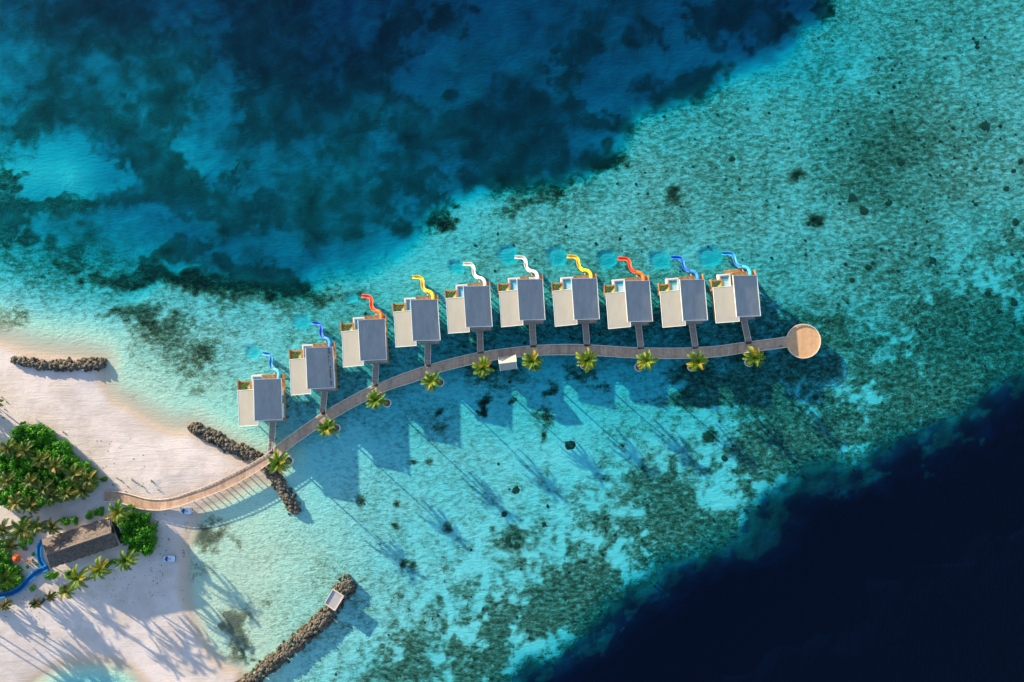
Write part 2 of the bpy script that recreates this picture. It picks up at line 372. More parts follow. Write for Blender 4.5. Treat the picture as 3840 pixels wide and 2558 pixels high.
BL = [  # dark patches on the sea floor: centre, radii, tilt, strength
 (276,83,170,100,-15,.55),(652,182,95,55,-20,.95),(580,221,60,24,-15,.8),(1021,193,110,190,0,.7),(994,387,110,110,0,.75),(1242,470,80,70,0,.55),(193,348,75,60,0,.6),
 (607,387,110,90,0,.6),(525,458,90,60,0,.55),(331,420,75,80,10,.5),(110,469,85,60,0,.5),(580,596,150,60,15,.85),(607,652,120,60,0,.85),(469,718,120,45,-5,.75),
 (707,762,85,45,25,.85),(828,790,95,60,0,.8),(994,745,32,32,0,.95),(906,690,13,55,-8,.9),(845,707,13,45,-8,.9),(99,784,95,20,-12,1),(248,773,85,28,-8,.8),
 (11,707,45,70,0,.9),(1104,817,100,60,0,.6),(1242,817,95,75,0,.7),(1049,458,35,18,0,.8),(0,882,55,50,0,.95),(105,904,26,20,0,.95),(185,910,14,22,0,.9),
 (298,960,30,50,10,.5),(469,1053,120,28,-6,.95),(652,943,75,24,-28,.85),(585,970,42,16,-20,.8),(723,937,25,32,0,.7),(856,987,80,20,8,.6),(994,1031,115,34,12,.95),
 (1049,1072,65,20,10,.8),(663,1042,140,30,0,.75),(939,1086,190,38,4,.55),(1215,1112,70,26,-8,.4),(525,1175,125,30,18,.34),(635,1241,100,55,22,.40),(768,1324,36,36,0,.42),
 (414,1175,32,14,-20,.55),(28,1197,80,36,0,.45),(475,1479,32,14,25,.35),(729,1468,24,24,0,.3),(700,1370,60,25,20,.3),
 (1697,50,62,45,0,.95),(1476,99,65,115,10,.6),(1393,265,125,85,0,.5),(1526,420,52,44,0,1),(2133,254,42,52,0,1),(2188,155,42,42,0,1),(2210,72,40,35,0,.7),
 (2426,121,42,42,0,1),(1691,353,22,18,0,.85),(1934,309,75,40,0,.4),(2028,420,125,62,0,.7),(1752,497,155,70,0,.8),(1945,525,150,70,0,.7),(2205,414,40,75,-20,.85),
 (2277,536,16,20,0,.9),(1835,663,110,42,0,.75),(1973,607,165,60,0,.6),(2249,607,52,40,0,.75),(1603,718,50,95,0,.75),(1504,635,85,60,0,.5),(1393,773,85,60,0,.6),
 (1642,839,36,20,0,.8),(1266,431,85,55,0,.5),(1480,860,60,30,0,.6),(2060,700,70,18,-12,.5),(1960,760,80,22,-15,.35),
 (2666,101,62,72,0,.95),(2797,36,90,55,0,.75),(2886,101,55,65,0,.75),(2618,309,105,42,-20,.8),(3082,36,20,48,10,.9),(2500,330,70,40,0,.5),(2330,470,40,40,0,.5),
 (2987,654,28,18,-20,.75),(2517,732,26,22,20,.7),(3070,824,28,22,0,.8),(3450,480,150,80,15,.05),(3330,540,120,60,0,.05),(3600,560,120,60,0,.05),(2780,260,110,70,30,-.1),
 (3200,280,55,75,15,-.25),(3050,170,90,60,0,-.08),
 # lagoon south of the boardwalk
 (1810,1518,34,15,-42,.85),(1817,1555,8,8,0,.8),(1639,1548,16,9,-30,.8),(1549,1743,17,8,10,.85),(1350,1875,13,16,0,.6),(1488,1887,9,9,0,.75),(1486,1969,15,11,20,.6),
 (1682,1982,14,16,-30,.65),(2042,1574,27,34,0,.62),(2034,1640,10,18,0,.8),(1927,2028,30,32,0,.8),(1978,1985,40,10,5,.65),(1610,1737,16,9,-45,.55),(1552,2120,12,13,0,.7),
 (1511,2115,13,15,0,.6),(2054,1467,30,11,-50,.75),(1917,1492,18,9,-40,.7),(1650,1600,30,12,0,.45),(1830,1392,75,48,0,.42),(2200,1400,60,35,10,.55),(2600,1410,70,30,0,.5),
 (1850,2260,42,14,-35,.5),(1895,2230,28,10,-30,.45),(1835,2240,16,10,-30,.75),(1830,2290,20,26,0,.6),(1880,2330,22,20,0,.65),(1850,2380,60,60,0,.5),(1740,2330,14,14,0,.75),(1700,2390,9,14,20,.8),
 (1690,2435,7,14,10,.9),(1650,2245,12,10,0,.7),(1960,2120,14,18,0,.55),(1850,1982,10,14,0,.5),(1865,2040,8,12,0,.7),
 # reef rim along the drop-off
 (1530,2490,85,75,0,.72),(1540,2420,40,40,-20,.55),(1790,2520,110,52,-8,.72),(1850,2415,48,80,15,.72),(2070,2260,125,70,-20,.72),(2180,2290,105,75,-30,.75),(2240,2170,80,80,0,.55),
 (2130,2130,60,60,0,.5),(2480,1880,90,100,0,.60),(2560,1990,100,70,-30,.74),(2680,2000,90,50,-25,.55),(2470,2060,50,70,0,.5),(2270,1990,22,50,0,.6),(2330,1960,25,20,0,.5),(2260,1830,60,14,0,.25),
 (2990,1640,150,75,-15,.72),(3040,1730,90,50,-20,.72),(2880,1600,80,40,0,.5),(2860,1400,120,50,0,.55),(2800,1490,170,45,5,.6),(2700,1470,40,26,0,.8),(2900,1500,55,45,0,.75),(2600,1500,90,30,0,.45),
 (2660,1640,24,18,10,.8),(3340,1400,95,52,10,.62),(3420,1470,90,60,0,.5),(3480,1520,140,60,-15,.55),(3600,1500,110,70,-20,.6),(3700,1420,120,55,-25,.55),(3800,1400,80,50,-20,.6),(3380,1600,60,70,0,.55),
 (3600,1220,150,60,12,.5),(3500,1170,60,40,0,.45),(3650,1260,80,30,20,.55),(3700,1140,50,30,0,.35),(3560,1330,90,50,0,.4),(3170,1560,60,40,0,.5),(3120,1500,50,30,0,.4),(3250,1640,70,40,0,.5),
 (3240,1560,60,70,-20,-.25),(3330,1490,60,60,30,-.2),(3560,1540,70,22,-10,-.25),(2440,2180,50,70,0,-.25),(2340,2090,60,50,-20,-.25),(2120,2400,55,40,0,-.25),(2000,2440,70,40,-20,-.3),
 (2960,1790,55,50,-30,-.25),(2890,1850,60,60,0,-.3),(2640,1950,30,60,-30,-.3),(2150,1700,60,40,0,-.2),
 (3100,1400,70,60,20,.3),(3000,1370,60,30,0,.35),(3180,1290,24,22,0,.6),(3130,1230,30,40,0,.4),(3290,1290,16,12,0,.6),(3560,1290,60,30,0,.3),
 (230,650,210,100,0,-.55),(720,600,110,60,20,-.35),(3550,330,520,420,0,.06),(3100,620,500,260,-15,.06),(2250,1240,700,70,0,.17),(1650,1330,260,65,-18,.12),  # last two are no reef: they paint villa shade darker on the floor
 # weeds in the small bay
 (790,2010,65,38,5,.8),(750,1985,24,16,0,.8),(715,2060,14,34,10,.85),(722,2160,10,40,0,.6),(712,1990,12,20,0,.7),(760,2130,40,30,0,.25),(880,2330,50,30,50,.6),(840,2300,22,14,20,.35),(890,2420,50,60,0,.65),(850,2350,28,40,-30,.7),(900,2480,60,30,-30,.4),(1000,2260,14,8,30,.3)]
PITS = [(946,1318,24,22),(1132,1207,30,24),(1320,1118,20,16),(1712,1000,26,22),(1905,957,31,33),(2089,960,31,33),(2280,972,33,30),(2475,975,33,30),(2666,962,42,34)]
PITROT = math.radians(-12)

def fields(px, py):
    wob = fbm(px, py, 60, 11, 4) - .5
    w2 = fbm(px, py, 25, 91, 3) - .5
    wob2 = fbm(px, py, 170, 21, 3) - .5
    qx = px + wob * 46; qy = py + (fbm(px, py, 60, 31, 4) - .5) * 46
    s = gridval(RG, px, py)
    sd = pdist(qx, qy, E1) * np.where(pip(qx, qy, DEEP), 1, -1) * M
    w = np.where(px > 1500, 3.2, 4.5)
    deep = 1.03 * gridval(DG, px + wob2 * 160, py + wob2 * 120) * (1 + .25 * wob2)
    a = np.clip((sd + w) / (2 * w), 0, 1); a = a * a * (3 - 2 * a)
    s = s * (1 - a) + deep * a
    ex = qx + (fbm(px, py, 190, 71, 3) - .5) * 130; ey = qy + (fbm(px, py, 190, 81, 3) - .5) * 130
    d2 = pdist(ex, ey, E2) * np.where(pip(ex, ey, NAVY), 1, -1) * M
    rim = smooth(-9, 1, d2)
    s = s + .30 * rim + 1.5 * smooth(-4, 5, d2) + 7 * smooth(0, 24, d2)
    c, sn = math.cos(PITROT), math.sin(PITROT)
    pit = np.zeros_like(px)
    for x, y, rx, ry in PITS:
        dx, dy = px - x, py - y
        u = (dx * c + dy * sn) / rx; v = (-dx * sn + dy * c) / ry
        pk = np.clip((1.12 - (u ** 4 + v ** 4) ** .25) * 4 + wob * 1.2, 0, 1)
        pit = np.maximum(pit, pk); s = s + .44 * pk * np.where(px < 1500, .7, 1)
    s = s * (1 + .22 * (fbm(px, py, 90, 5, 3) - .5))
    land = pip(qx * .3 + px * .7, qy * .3 + py * .7, LAND); pond = pip(px, py, POND)
    dl = pdist(qx * .3 + px * .7, qy * .3 + py * .7, LAND, True) * M
    dp = pdist(px, py, POND, True) * M
    inland = land & ~pond
    dshore = np.where(pond, dp, np.where(land, np.minimum(dl, dp), dl))
    s = np.where(inland, 0, np.minimum(s, (.012 + .0125 * dshore + .016 * np.minimum(dshore, 6) * smooth(1700, 1790, py) * (px > 600) + .0008 * dshore ** 2) + np.where(pond, .02 * dshore, 0)))
    relief = (fbm(px, py, 45, 77, 3) - .5) * .10 * np.clip(dshore / 10, 0, 1)
    z = np.where(inland, .75 * (1 - np.exp(-dshore / 13)) + .0 + relief, -(.03 + .55 * np.minimum(s, 3) + 1.2 * np.maximum(s - 3, 0)))
    z = np.where((~inland) & (dshore < 2), -(.012 + .02 * dshore) * 0 + np.maximum(z, -.03 - .03 * dshore), z)
    # cover of coral and rubble, plus shade painted between villas and boardwalk
    cov = .05 + .13 * smooth(3, 22, dshore) + .16 * smooth(-10, 2, -sd) * smooth(1500, 2300, px + (1279 - py) * .3) * smooth(1500, 1200, py - (px - 2900) * .25)
    n85 = np.clip(3.0 * fbm(px, py, 70, 61, 4) - .95 + 1.0 * (fbm(px, py, 260, 65, 2) - .5), 0, 1.4)
    n30 = 2.6 * (fbm(px, py, 26, 67, 3) - .5)
    rk = smooth(-50, -4, d2)
    cov = cov + (.30 * rk + .16 * smooth(-16, -2, d2)) * n85 + .34 * rk * n30
    cov = cov + .16 * smooth(-70, -25, d2) * n30
    cov = cov + .09 * smooth(1500, 1200, px) * smooth(4, 14, dshore) * smooth(1700, 1400, py) * (1 + 1.2 * n30)
    cov = cov + .10 * smooth(0, 30, sd) * 1.0
    cov = cov + (.22 * (fbm(px, py, 120, 41, 3) - .5) + .20 * (fbm(px, py, 330, 43, 2) - .5)) * smooth(6, 24, dshore)
    for x, y, rx, ry, an, st in BL:
        R = 2.2 * max(rx, ry)
        msk = (np.abs(px - x) < R) & (np.abs(py - y) < R)
        if not msk.any(): continue
        an = math.radians(an); ca, sa = math.cos(an), math.sin(an)
        k = .7 if max(rx, ry) > 40 else .35
        q = min(1, max(rx, ry) / 60); dx = px[msk] - x + wob[msk] * 120 * q + w2[msk] * 150 * q * q + wob2[msk] * 170 * q * q; dy = py[msk] - y + (qy[msk] - py[msk]) * 2.6 * q
        e = np.sqrt(((dx * ca + dy * sa) / rx) ** 2 + ((-dx * sa + dy * ca) / ry) ** 2)
        cov[msk] = cov[msk] + st * smooth(1.9, .0, e)
    ind = smooth(-6, 8, sd)
    cov = cov + ind * (.55 * (fbm(px + wob2 * 120, py, 260, 101, 3) - .52) + .30 * (fbm(px + py * .5, py * .6 - px * .3, 95, 111, 4) - .5)) * smooth(400, 250, pdist(px, py, [(60, 600), (380, 640)]) * 0 + 300)
    cov = cov * (1 - .75 * pit)
    cap = 1 - .43 * smooth(-60, -30, d2) - .42 * ind
    far = smooth(150, 230, np.maximum(np.abs(px - 1920) * M, np.abs(py - 1279) * M * 1.4)); cov = cov * (1 - far) + .3 * far
    cov = np.maximum(cov, .62 * smooth(-5, 1, d2))
    cov = np.where(inland, 0, np.clip(cov, 0, np.maximum(cap, .4)))
    wet = np.where(inland, 1 - smooth(.3, 2.6, dshore), np.where(s < .2, 1.0, 1.0))
    return s, z, cov, wet, inland, dshore

def axis(lo, hi, step, ext):
    a = list(np.arange(lo, hi + step / 2, step)); d = step
    x = a[0]; pre = []
    while x > -ext: d *= 1.5; x -= d; pre.append(x)
    d = step; x = a[-1]; post = []
    while x < ext: d *= 1.5; x += d; post.append(x)
    return np.array(pre[::-1] + a + post)
GX = axis(-147, 147, .55, 2500); GY = axis(-102, 102, .55, 2500)
XX, YY = np.meshgrid(GX, GY)
PXX = 1920 + XX / M; PYY = 1279 - YY / M
S_, Z_, C_, W_, IN_, DS_ = fields(PXX, PYY)

def ground(px, py):
    x = (px - 1920) * M; y = (1279 - py) * M
    i = int(np.clip(np.searchsorted(GX, x) - 1, 0, len(GX) - 2)); j = int(np.clip(np.searchsorted(GY, y) - 1, 0, len(GY) - 2))
    return float(max(Z_[j, i], Z_[j, i + 1], Z_[j + 1, i], Z_[j + 1, i + 1]) * .5 + Z_[j, i] * .5)

def grid_mesh(name, Z, mat, attrs, keep=None):
    ny, nx = Z.shape
    co = np.stack([XX, YY, Z], -1).reshape(-1, 3).astype(np.float32)
    idx = np.arange(nx * ny).reshape(ny, nx)
    q = np.stack([idx[:-1, :-1], idx[:-1, 1:], idx[1:, 1:], idx[1:, :-1]], -1).reshape(-1, 4)
    if keep is not None:
        kk = (keep[:-1, :-1] | keep[:-1, 1:] | keep[1:, 1:] | keep[1:, :-1]).reshape(-1)
        q = q[kk]
    me = bpy.data.meshes.new(name)
    me.vertices.add(len(co)); me.vertices.foreach_set('co', co.ravel())
    me.loops.add(q.size); me.loops.foreach_set('vertex_index', q.ravel().astype(np.int32))
    me.polygons.add(len(q)); me.polygons.foreach_set('loop_start', np.arange(0, q.size, 4, dtype=np.int32))
    me.polygons.foreach_set('loop_total', np.full(len(q), 4, dtype=np.int32))
    me.polygons.foreach_set('use_smooth', np.ones(len(q), bool))
    for k, a in attrs.items():
        at = me.attributes.new(k, 'FLOAT', 'POINT'); at.data.foreach_set('value', a.reshape(-1).astype(np.float32))
    me.materials.append(mat); me.update(); me.validate()
    o = bpy.data.objects.new(name, me); COL.objects.link(o)
    return o

def ground_mat():
    m, nt, out = nt_new('sand_and_reef')
    pos = N(nt, 'NewGeometry').outputs['Position']
    cov = N(nt, 'Attribute', attribute_name='cover').outputs['Fac']
    wet = N(nt, 'Attribute', attribute_name='wet').outputs['Fac']
    dep = N(nt, 'Attribute', attribute_name='depth').outputs['Fac']
    n2 = noise(nt, pos, 1.35, 4, .65, .4); n3 = noise(nt, pos, 4.4, 3, .6)
    mq = N(nt, 'Mapping'); mq.inputs['Rotation'].default_value = (0, 0, math.radians(-14)); mq.inputs['Scale'].default_value = (.75, 1.25, 1)
    L(nt, pos, mq.inputs['Vector'])
    deepk = sstep(nt, dep, .7, 1.6)
    ma = noise(nt, mq.outputs[0], .85, 10, .74, .12); mb_ = noise(nt, pos, .16, 3, .5, .3)
    mm = N(nt, 'Mix'); L(nt, deepk, mm.inputs[0]); L(nt, ma, mm.inputs[2]); L(nt, mb_, mm.inputs[3]); m1 = mm.outputs[0]
    B = mathn(nt, 'MULTIPLY', mathn(nt, 'SUBTRACT', m1, .5), 3.4)
    F = mathn(nt, 'MULTIPLY', mathn(nt, 'SUBTRACT', n3, .5), 1.7)
    amp = mathn(nt, 'ADD', .20, mathn(nt, 'MULTIPLY', mathn(nt, 'MULTIPLY', cov, mathn(nt, 'SUBTRACT', 1.35, cov)), 1.0))  # base amount mottles even bare sand, imitating sun caustics in the colour
    amp = mathn(nt, 'MULTIPLY', amp, mathn(nt, 'SUBTRACT', 1, mathn(nt, 'MULTIPLY', sstep(nt, dep, .7, 1.8), .5)))
    D = mathn(nt, 'ADD', mathn(nt, 'SUBTRACT', mathn(nt, 'MULTIPLY', cov, 1.15), .10), mathn(nt, 'MULTIPLY', mathn(nt, 'ADD', B, F), amp), True)
    D = mathn(nt, 'MULTIPLY', D, mathn(nt, 'SUBTRACT', 1, mathn(nt, 'MULTIPLY', deepk, .30)))
    mask = sstep(nt, D, .15, .6)
    # dry / wet sand
    ns = noise(nt, pos, .12, 5, .65, .3); nf = noise(nt, pos, 5, 4, .6)
    sand = mixc(nt, sstep(nt, ns, .38, .62), (.72, .595, .555), (.60, .485, .435))
    sand = mixc(nt, mathn(nt, 'MULTIPLY', sstep(nt, nf, .35, .75), .3), sand, (.57, .46, .41))
    sand = mixc(nt, mathn(nt, 'MULTIPLY', wet, .9), sand, (.58, .425, .315))
    yel = sstep(nt, dep, .10, .32)
    rp = N(nt, 'ValToRGB'); e = rp.color_ramp.elements; L(nt, D, rp.inputs[0])
    e[0].position = 0; e[0].color = (.79, .69, .675, 1); e[1].position = 1; e[1].color = (.012, .014, .009, 1)
    for q, c in ((.16, (.58, .50, .485)), (.38, (.29, .235, .185)), (.66, (.10, .078, .048))):
        x = e.new(q); x.color = (*c, 1)
    under = mixc(nt, yel, mixc(nt, .85, rp.outputs[0], (1.0, .96, .73), 'MULTIPLY'), rp.outputs[0])
    isub = sstep(nt, dep, .02, .14)
    base = mixc(nt, isub, sand, under)
    col = base
    b = N(nt, 'BsdfPrincipled'); b.inputs['Roughness'].default_value = .95; b.inputs['Specular IOR Level'].default_value = .05
    L(nt, col, b.inputs['Base Color'])
    # relief: wind-blown sand ashore, ripples and rubble below water
    wv = N(nt, 'TexNoise'); mp = N(nt, 'Mapping'); mp.inputs['Rotation'].default_value = (0, 0, math.radians(25)); mp.inputs['Scale'].default_value = (.55, 1.5, 1)
    L(nt, pos, mp.inputs['Vector']); L(nt, mp.outputs[0], wv.inputs['Vector']); wv.inputs['Scale'].default_value = 1.1; wv.inputs['Detail'].default_value = 3
    wv.inputs['Distortion'].default_value = .8
    hsub = mathn(nt, 'ADD', mathn(nt, 'MULTIPLY', wv.outputs['Fac'], .26), mathn(nt, 'MULTIPLY', mathn(nt, 'MULTIPLY', mask, n3), .30))
    hsub = mathn(nt, 'ADD', hsub, mathn(nt, 'ADD', mathn(nt, 'MULTIPLY', n3, .10), mathn(nt, 'MULTIPLY', m1, .75)))
    hland = mathn(nt, 'ADD', mathn(nt, 'MULTIPLY', nf, .04), mathn(nt, 'MULTIPLY', n2, .09))
    mxh = N(nt, 'Mix'); 
    ms = N(nt, 'Mapping'); ms.inputs['Rotation'].default_value = (0, 0, math.radians(-28)); ms.inputs['Scale'].default_value = (.09, .75, 1); L(nt, pos, ms.inputs['Vector'])
    trk = noise(nt, ms.outputs[0], 1.0, 5, .65, 1.6)
    hland = mathn(nt, 'ADD', hland, mathn(nt, 'MULTIPLY', trk, .15))
    L(nt, isub, mxh.inputs[0]); L(nt, hland, mxh.inputs[2]); L(nt, hsub, mxh.inputs[3])
    bp = N(nt, 'Bump'); bp.inputs['Strength'].default_value = .55; bp.inputs['Distance'].default_value = 1.0
    L(nt, mxh.outputs[0], bp.inputs['Height']); L(nt, bp.outputs[0], b.inputs['Normal'])
    L(nt, b.outputs[0], out.inputs['Surface'])
    return m

SIG = (6.0, 1.0, .68)
def water_mat():
    m, nt, out = nt_new('sea_water')
    dep = N(nt, 'Attribute', attribute_name='depth').outputs['Fac']
    pos = N(nt, 'NewGeometry').outputs['Position']
    cc = N(nt, 'CombineColor')
    for i, s in enumerate(SIG):       # Beer-Lambert loss on one passage through the column (light passes twice)
        L(nt, mathn(nt, 'EXPONENT', mathn(nt, 'MULTIPLY', dep, -.5 * s)), cc.inputs[i])
    tr = N(nt, 'BsdfTransparent'); L(nt, cc.outputs[0], tr.inputs['Color'])
    sc = N(nt, 'BsdfDiffuse')        # faint blue scatter of the water itself
    amt = mathn(nt, 'SUBTRACT', 1, mathn(nt, 'EXPONENT', mathn(nt, 'MULTIPLY', dep, -.5)))
    L(nt, mixc(nt, amt, (0, 0, 0), (.0002, .0016, .0085)), sc.inputs['Color'])
    ad = N(nt, 'AddShader'); L(nt, tr.outputs[0], ad.inputs[0]); L(nt, sc.outputs[0], ad.inputs[1])
    mp = N(nt, 'Mapping'); mp.inputs['Rotation'].default_value = (0, 0, math.radians(-38)); mp.inputs['Scale'].default_value = (2.4, .5, 1)
    L(nt, pos, mp.inputs['Vector'])
    h = mathn(nt, 'ADD', mathn(nt, 'MULTIPLY', noise(nt, mp.outputs[0], .9, 4, .6, .5), .35), mathn(nt, 'MULTIPLY', noise(nt, pos, 2.2, 3, .6), .12))
    bp = N(nt, 'Bump'); bp.inputs['Strength'].default_value = .6; bp.inputs['Distance'].default_value = .6; L(nt, h, bp.inputs['Height'])
    gl = N(nt, 'BsdfGlossy'); gl.inputs['Roughness'].default_value = .08; L(nt, bp.outputs[0], gl.inputs['Normal'])
    mx = N(nt, 'MixShader'); mx.inputs[0].default_value = .011; L(nt, ad.outputs[0], mx.inputs[1]); L(nt, gl.outputs[0], mx.inputs[2])
    L(nt, mx.outputs[0], out.inputs['Surface'])
    return m

def build_setting():
    g = grid_mesh('ground', Z_, ground_mat(), {'cover': C_, 'wet': W_, 'depth': S_}); tag(g, kind='structure')
    w = grid_mesh('water', np.zeros_like(Z_), water_mat(), {'depth': S_}, keep=Z_ < .02); tag(w, kind='structure')

# ------------------------------------------------------------------ boardwalk
BN = [(393,1841),(442,1842.5),(493,1854),(544,1868),(595,1872),(633,1868),(722,1840),(752,1830),(864,1778.5),(943,1736.4),(1016,1688.7),(1036,1670.7),(1120,1608),(1204,1550),
      (1300,1494),(1397,1445),(1440,1429),(1500,1404),(1596,1371.7),(1700,1342),(1790,1322),(1890,1307),(1988,1296),(2085,1291),(2187,1291),(2290,1297),(2384.8,1302.6),(2490,1304.5),(2588.6,1303),(2690,1296.5),(2780.6,1284),(2870,1273),(2943,1263),(2975,1258)]
BS = [(388,1881),(429,1883),(467.5,1892),(518.6,1907.5),(569.6,1914),(608,1914),(646,1906),(752,1871),(864.5,1826),(948.7,1778.5),(1032.8,1722.4),(1061,1701),(1130,1650),(1195.6,1606),
      (1290,1548),(1376.6,1502),(1440,1470),(1548.8,1434.8),(1635,1401.7),(1750,1372),(1865.7,1349),(1950,1339),(2039.6,1332.8),(2140,1332),(2249.9,1336),(2320,1340.5),(2399.8,1344.6),(2490,1346),(2579.6,1344.6),(2691,1338.5),(2780,1326),(2866.7,1314.6),(2951,1303),(2975,1299)]
def bw_z(px): return 1.9 - .95 * float(smooth(760, 420, px))
def resample(pts, n):
    p = np.array(pts, float); d = np.concatenate([[0], np.cumsum(np.hypot(*np.diff(p, axis=0).T))])
    t = np.linspace(0, d[-1], n)
    # Catmull-Rom style smoothing by cubic interpolation on arc length
    out = []
    for k in range(2):
        m = np.gradient(p[:, k], d)
        i = np.clip(np.searchsorted(d, t) - 1, 0, len(d) - 2)
        h = d[i + 1] - d[i]; u = (t - d[i]) / h
        out.append((2*u**3-3*u**2+1)*p[i,k] + (u**3-2*u**2+u)*h*m[i] + (-2*u**3+3*u**2)*p[i+1,k] + (u**3-u**2)*h*m[i+1])
    return np.stack(out, -1)
PLAT = (3012, 1279.5, 65)

def build_boardwalk():
    base = P(1600, 1390, 0)
    root = thing('boardwalk', base, 'long curving timber boardwalk from the beach along all the villas to the round deck', 'boardwalk')
    n = 760
    a = resample(BN, n + 1); b = resample(BS, n + 1)
    dk = MB()
    R = random.Random(3)
    big = [R.random() for _ in range(n // 6 + 3)]
    for i in range(n):
        za = bw_z(a[i][0]); zb = bw_z(a[i + 1][0])
        if a[i][0] > PLAT[0] - 52: break
        f = .07
        A0 = a[i] * (1 - f) + a[i + 1] * f; A1 = a[i] * f + a[i + 1] * (1 - f); B0 = b[i] * (1 - f) + b[i + 1] * f; B1 = b[i] * f + b[i + 1] * (1 - f)
        top = [P(*B0, za), P(*B1, zb), P(*A1, zb), P(*A0, za)]
        bot = [p - Vector((0, 0, .06)) for p in top]
        dk.hexa(bot, top, .6 * big[i // 6] + .4 * R.random())
    dk.obj('deck', MT['board'], root, base)
    for side, e, o in (('n', a, b), ('s', b, a)):
        k = MB(); step = 4
        gaps = [(j[1][0] - 13, j[1][0] + 13) for j in JET] if side == 'n' else []
        def flush(k):
            if k.v: k.obj('kerb_rail', MT['board_edge'], root, base)
            return MB()
        for i in range(0, n - step, step):
            if e[i][0] > PLAT[0] - 60: break
            if any(g0 < e[i][0] < g1 for g0, g1 in gaps): k = flush(k); continue
            z0, z1 = bw_z(e[i][0]), bw_z(e[i + step][0])
            p0 = e[i] * .975 + o[i] * .025; p1 = e[i + step] * .975 + o[i + step] * .025
            k.beam(P(*p0, z0 + .20), P(*p1, z1 + .20), .16, .10, R.random())
            q = P(*p0, z0 + .075)
            dd = P(*p1, z1) - P(*p0, z0)
            k.box(q, (.2, .12, .15), math.atan2(dd.y, dd.x), R.random())
        flush(k)
    # under-deck beams and piles
    bm = MB()
    for t in (.12, .88):
        for i in range(0, n - 6, 6):
            p0 = a[i] * (1 - t) + b[i] * t; p1 = a[i + 6] * (1 - t) + b[i + 6] * t
            if p1[0] > PLAT[0] - 60: break
            bm.beam(P(*p0, bw_z(p0[0]) - .17), P(*p1, bw_z(p1[0]) - .17), .15, .2)
    bm.obj('bearer', MT['pile'], root, base)
    pm = MB().tube([(0, 0, -2.4), (0, 0, 0)], .13, 8).mesh('pile', MT['pile'])
    for i in range(92, n - 20, 14):
        for t in (.12, .88):
            p = a[i] * (1 - t) + b[i] * t
            if p[0] > PLAT[0] - 60: continue
            o = bpy.data.objects.new('pile', pm); COL.objects.link(o); o.parent = root
            o.location = P(*p, bw_z(p[0]) - .27) - base
    # round deck
    c = P(PLAT[0], PLAT[1], 1.95); r = PLAT[2] * M * (H - 1.95) / H
    rt = thing('round_deck', (c.x, c.y, 0), 'round timber viewing deck at the far end of the boardwalk', 'deck')
    d = MB()
    w = .2; k = int(2 * r / w)
    for i in range(k):
        x0 = -r + i * w; xm = x0 + w / 2
        if r * r - xm * xm < .05: continue
        y = math.sqrt(r * r - xm * xm)
        d.box((xm, 0, 1.92), (w * .93, 2 * y, .06), 0, .45 + .3 * R.random() + .25 * big[i // 4])
    d.obj('deck', MT['warm_board'], rt)
    kb = MB(); m = 72
    for i in range(m):
        t0 = 2 * math.pi * i / m; t1 = 2 * math.pi * (i + 1) / m
        if 168 < math.degrees(t0 + t1) / 2 < 203: continue
        q0 = Vector((math.cos(t0) * (r - .1), math.sin(t0) * (r - .1), 2.17)); q1 = Vector((math.cos(t1) * (r - .1), math.sin(t1) * (r - .1), 2.17))
        kb.beam(q0, q1, .18, .1, R.random())
        if i % 2 == 0: kb.box((q0.x, q0.y, 2.03), (.14, .2, .17), t0)
    kb.obj('kerb_rail', MT['board_edge'], rt)
    ap = MB(); ap.tube([(r * .97 * math.cos(2*math.pi*i/40), r * .97 * math.sin(2*math.pi*i/40), 1.78) for i in range(41)], .1, 6)
    ap.obj('edge_beam', MT['cedar'], rt)
    for i in range(12):
        t = 2 * math.pi * i / 12
        o = bpy.data.objects.new('pile', pm); COL.objects.link(o); o.parent = rt; o.location = (math.cos(t) * (r - .5), math.sin(t) * (r - .5), 1.88)

# ------------------------------------------------------------------ villas
VIL = [ # dark roof TL TR BR BL, tan roof TL BR BL
 ((950.2,1423.1),(1054.9,1420),(1059,1573),(953.7,1578.5),(891.7,1464.5),(968.5,1595),(896.8,1599.1)),
 ((1145.5,1304.7),(1247.4,1300.5),(1256,1454.5),(1152,1459),(1085.9,1348.4),(1166.2,1476.2),(1091.8,1482.4)),
 ((1341.5,1200),(1443.8,1195.8),(1449.6,1348.8),(1350.4,1352.9),(1281.9,1243.4),(1363.2,1370.1),(1287.4,1377.3)),
 ((1538.9,1125),(1640.3,1122.3),(1651.4,1276.4),(1547.3,1278.2),(1476.6,1170),(1561.7,1296.2),(1484.4,1302.2)),
 ((1736.8,1074),(1836.3,1072),(1846.8,1224.8),(1747,1227),(1672.6,1119),(1761,1245.2),(1681,1250.6)),
 ((1938,1048),(2034.5,1046.5),(2044.7,1199.4),(1947.5,1200.9),(1871.7,1093.8),(1962,1218.8),(1880,1226.6)),
 ((2142,1045.4),(2237.9,1043.3),(2248.4,1196.8),(2152.7,1198.9),(2072.4,1091.9),(2165,1216.3),(2082,1224.7)),
 ((2341.6,1053.5),(2435,1052.3),(2447.7,1205.2),(2353.6,1207),(2272,1100.3),(2365.6,1225.3),(2282.2,1233.4)),
 ((2548.7,1049.3),(2641,1048),(2654,1200.7),(2561,1202.8),(2474.7,1094.3),(2571,1220.8),(2486,1228.3)),
 ((2748.1,1033.3),(2838,1032.4),(2852.4,1185.4),(2762.5,1187.7),(2673.8,1078.6),(2773,1205.2),(2686,1211.9))]
JET = [((1023.5,1580),(1025,1690)),((1217,1460.7),(1217,1545)),((1410,1357.7),(1411.7,1440.7)),((1604,1282),(1607,1367)),((1799,1232),(1802.7,1318)),
       ((1995,1207),(1999.4,1295)),((2194,1206),(2198,1291)),((2392.8,1211.8),(2397.6,1301.7)),((2594,1208.8),(2600,1300)),((2788.6,1196.6),(2797,1282.7))]
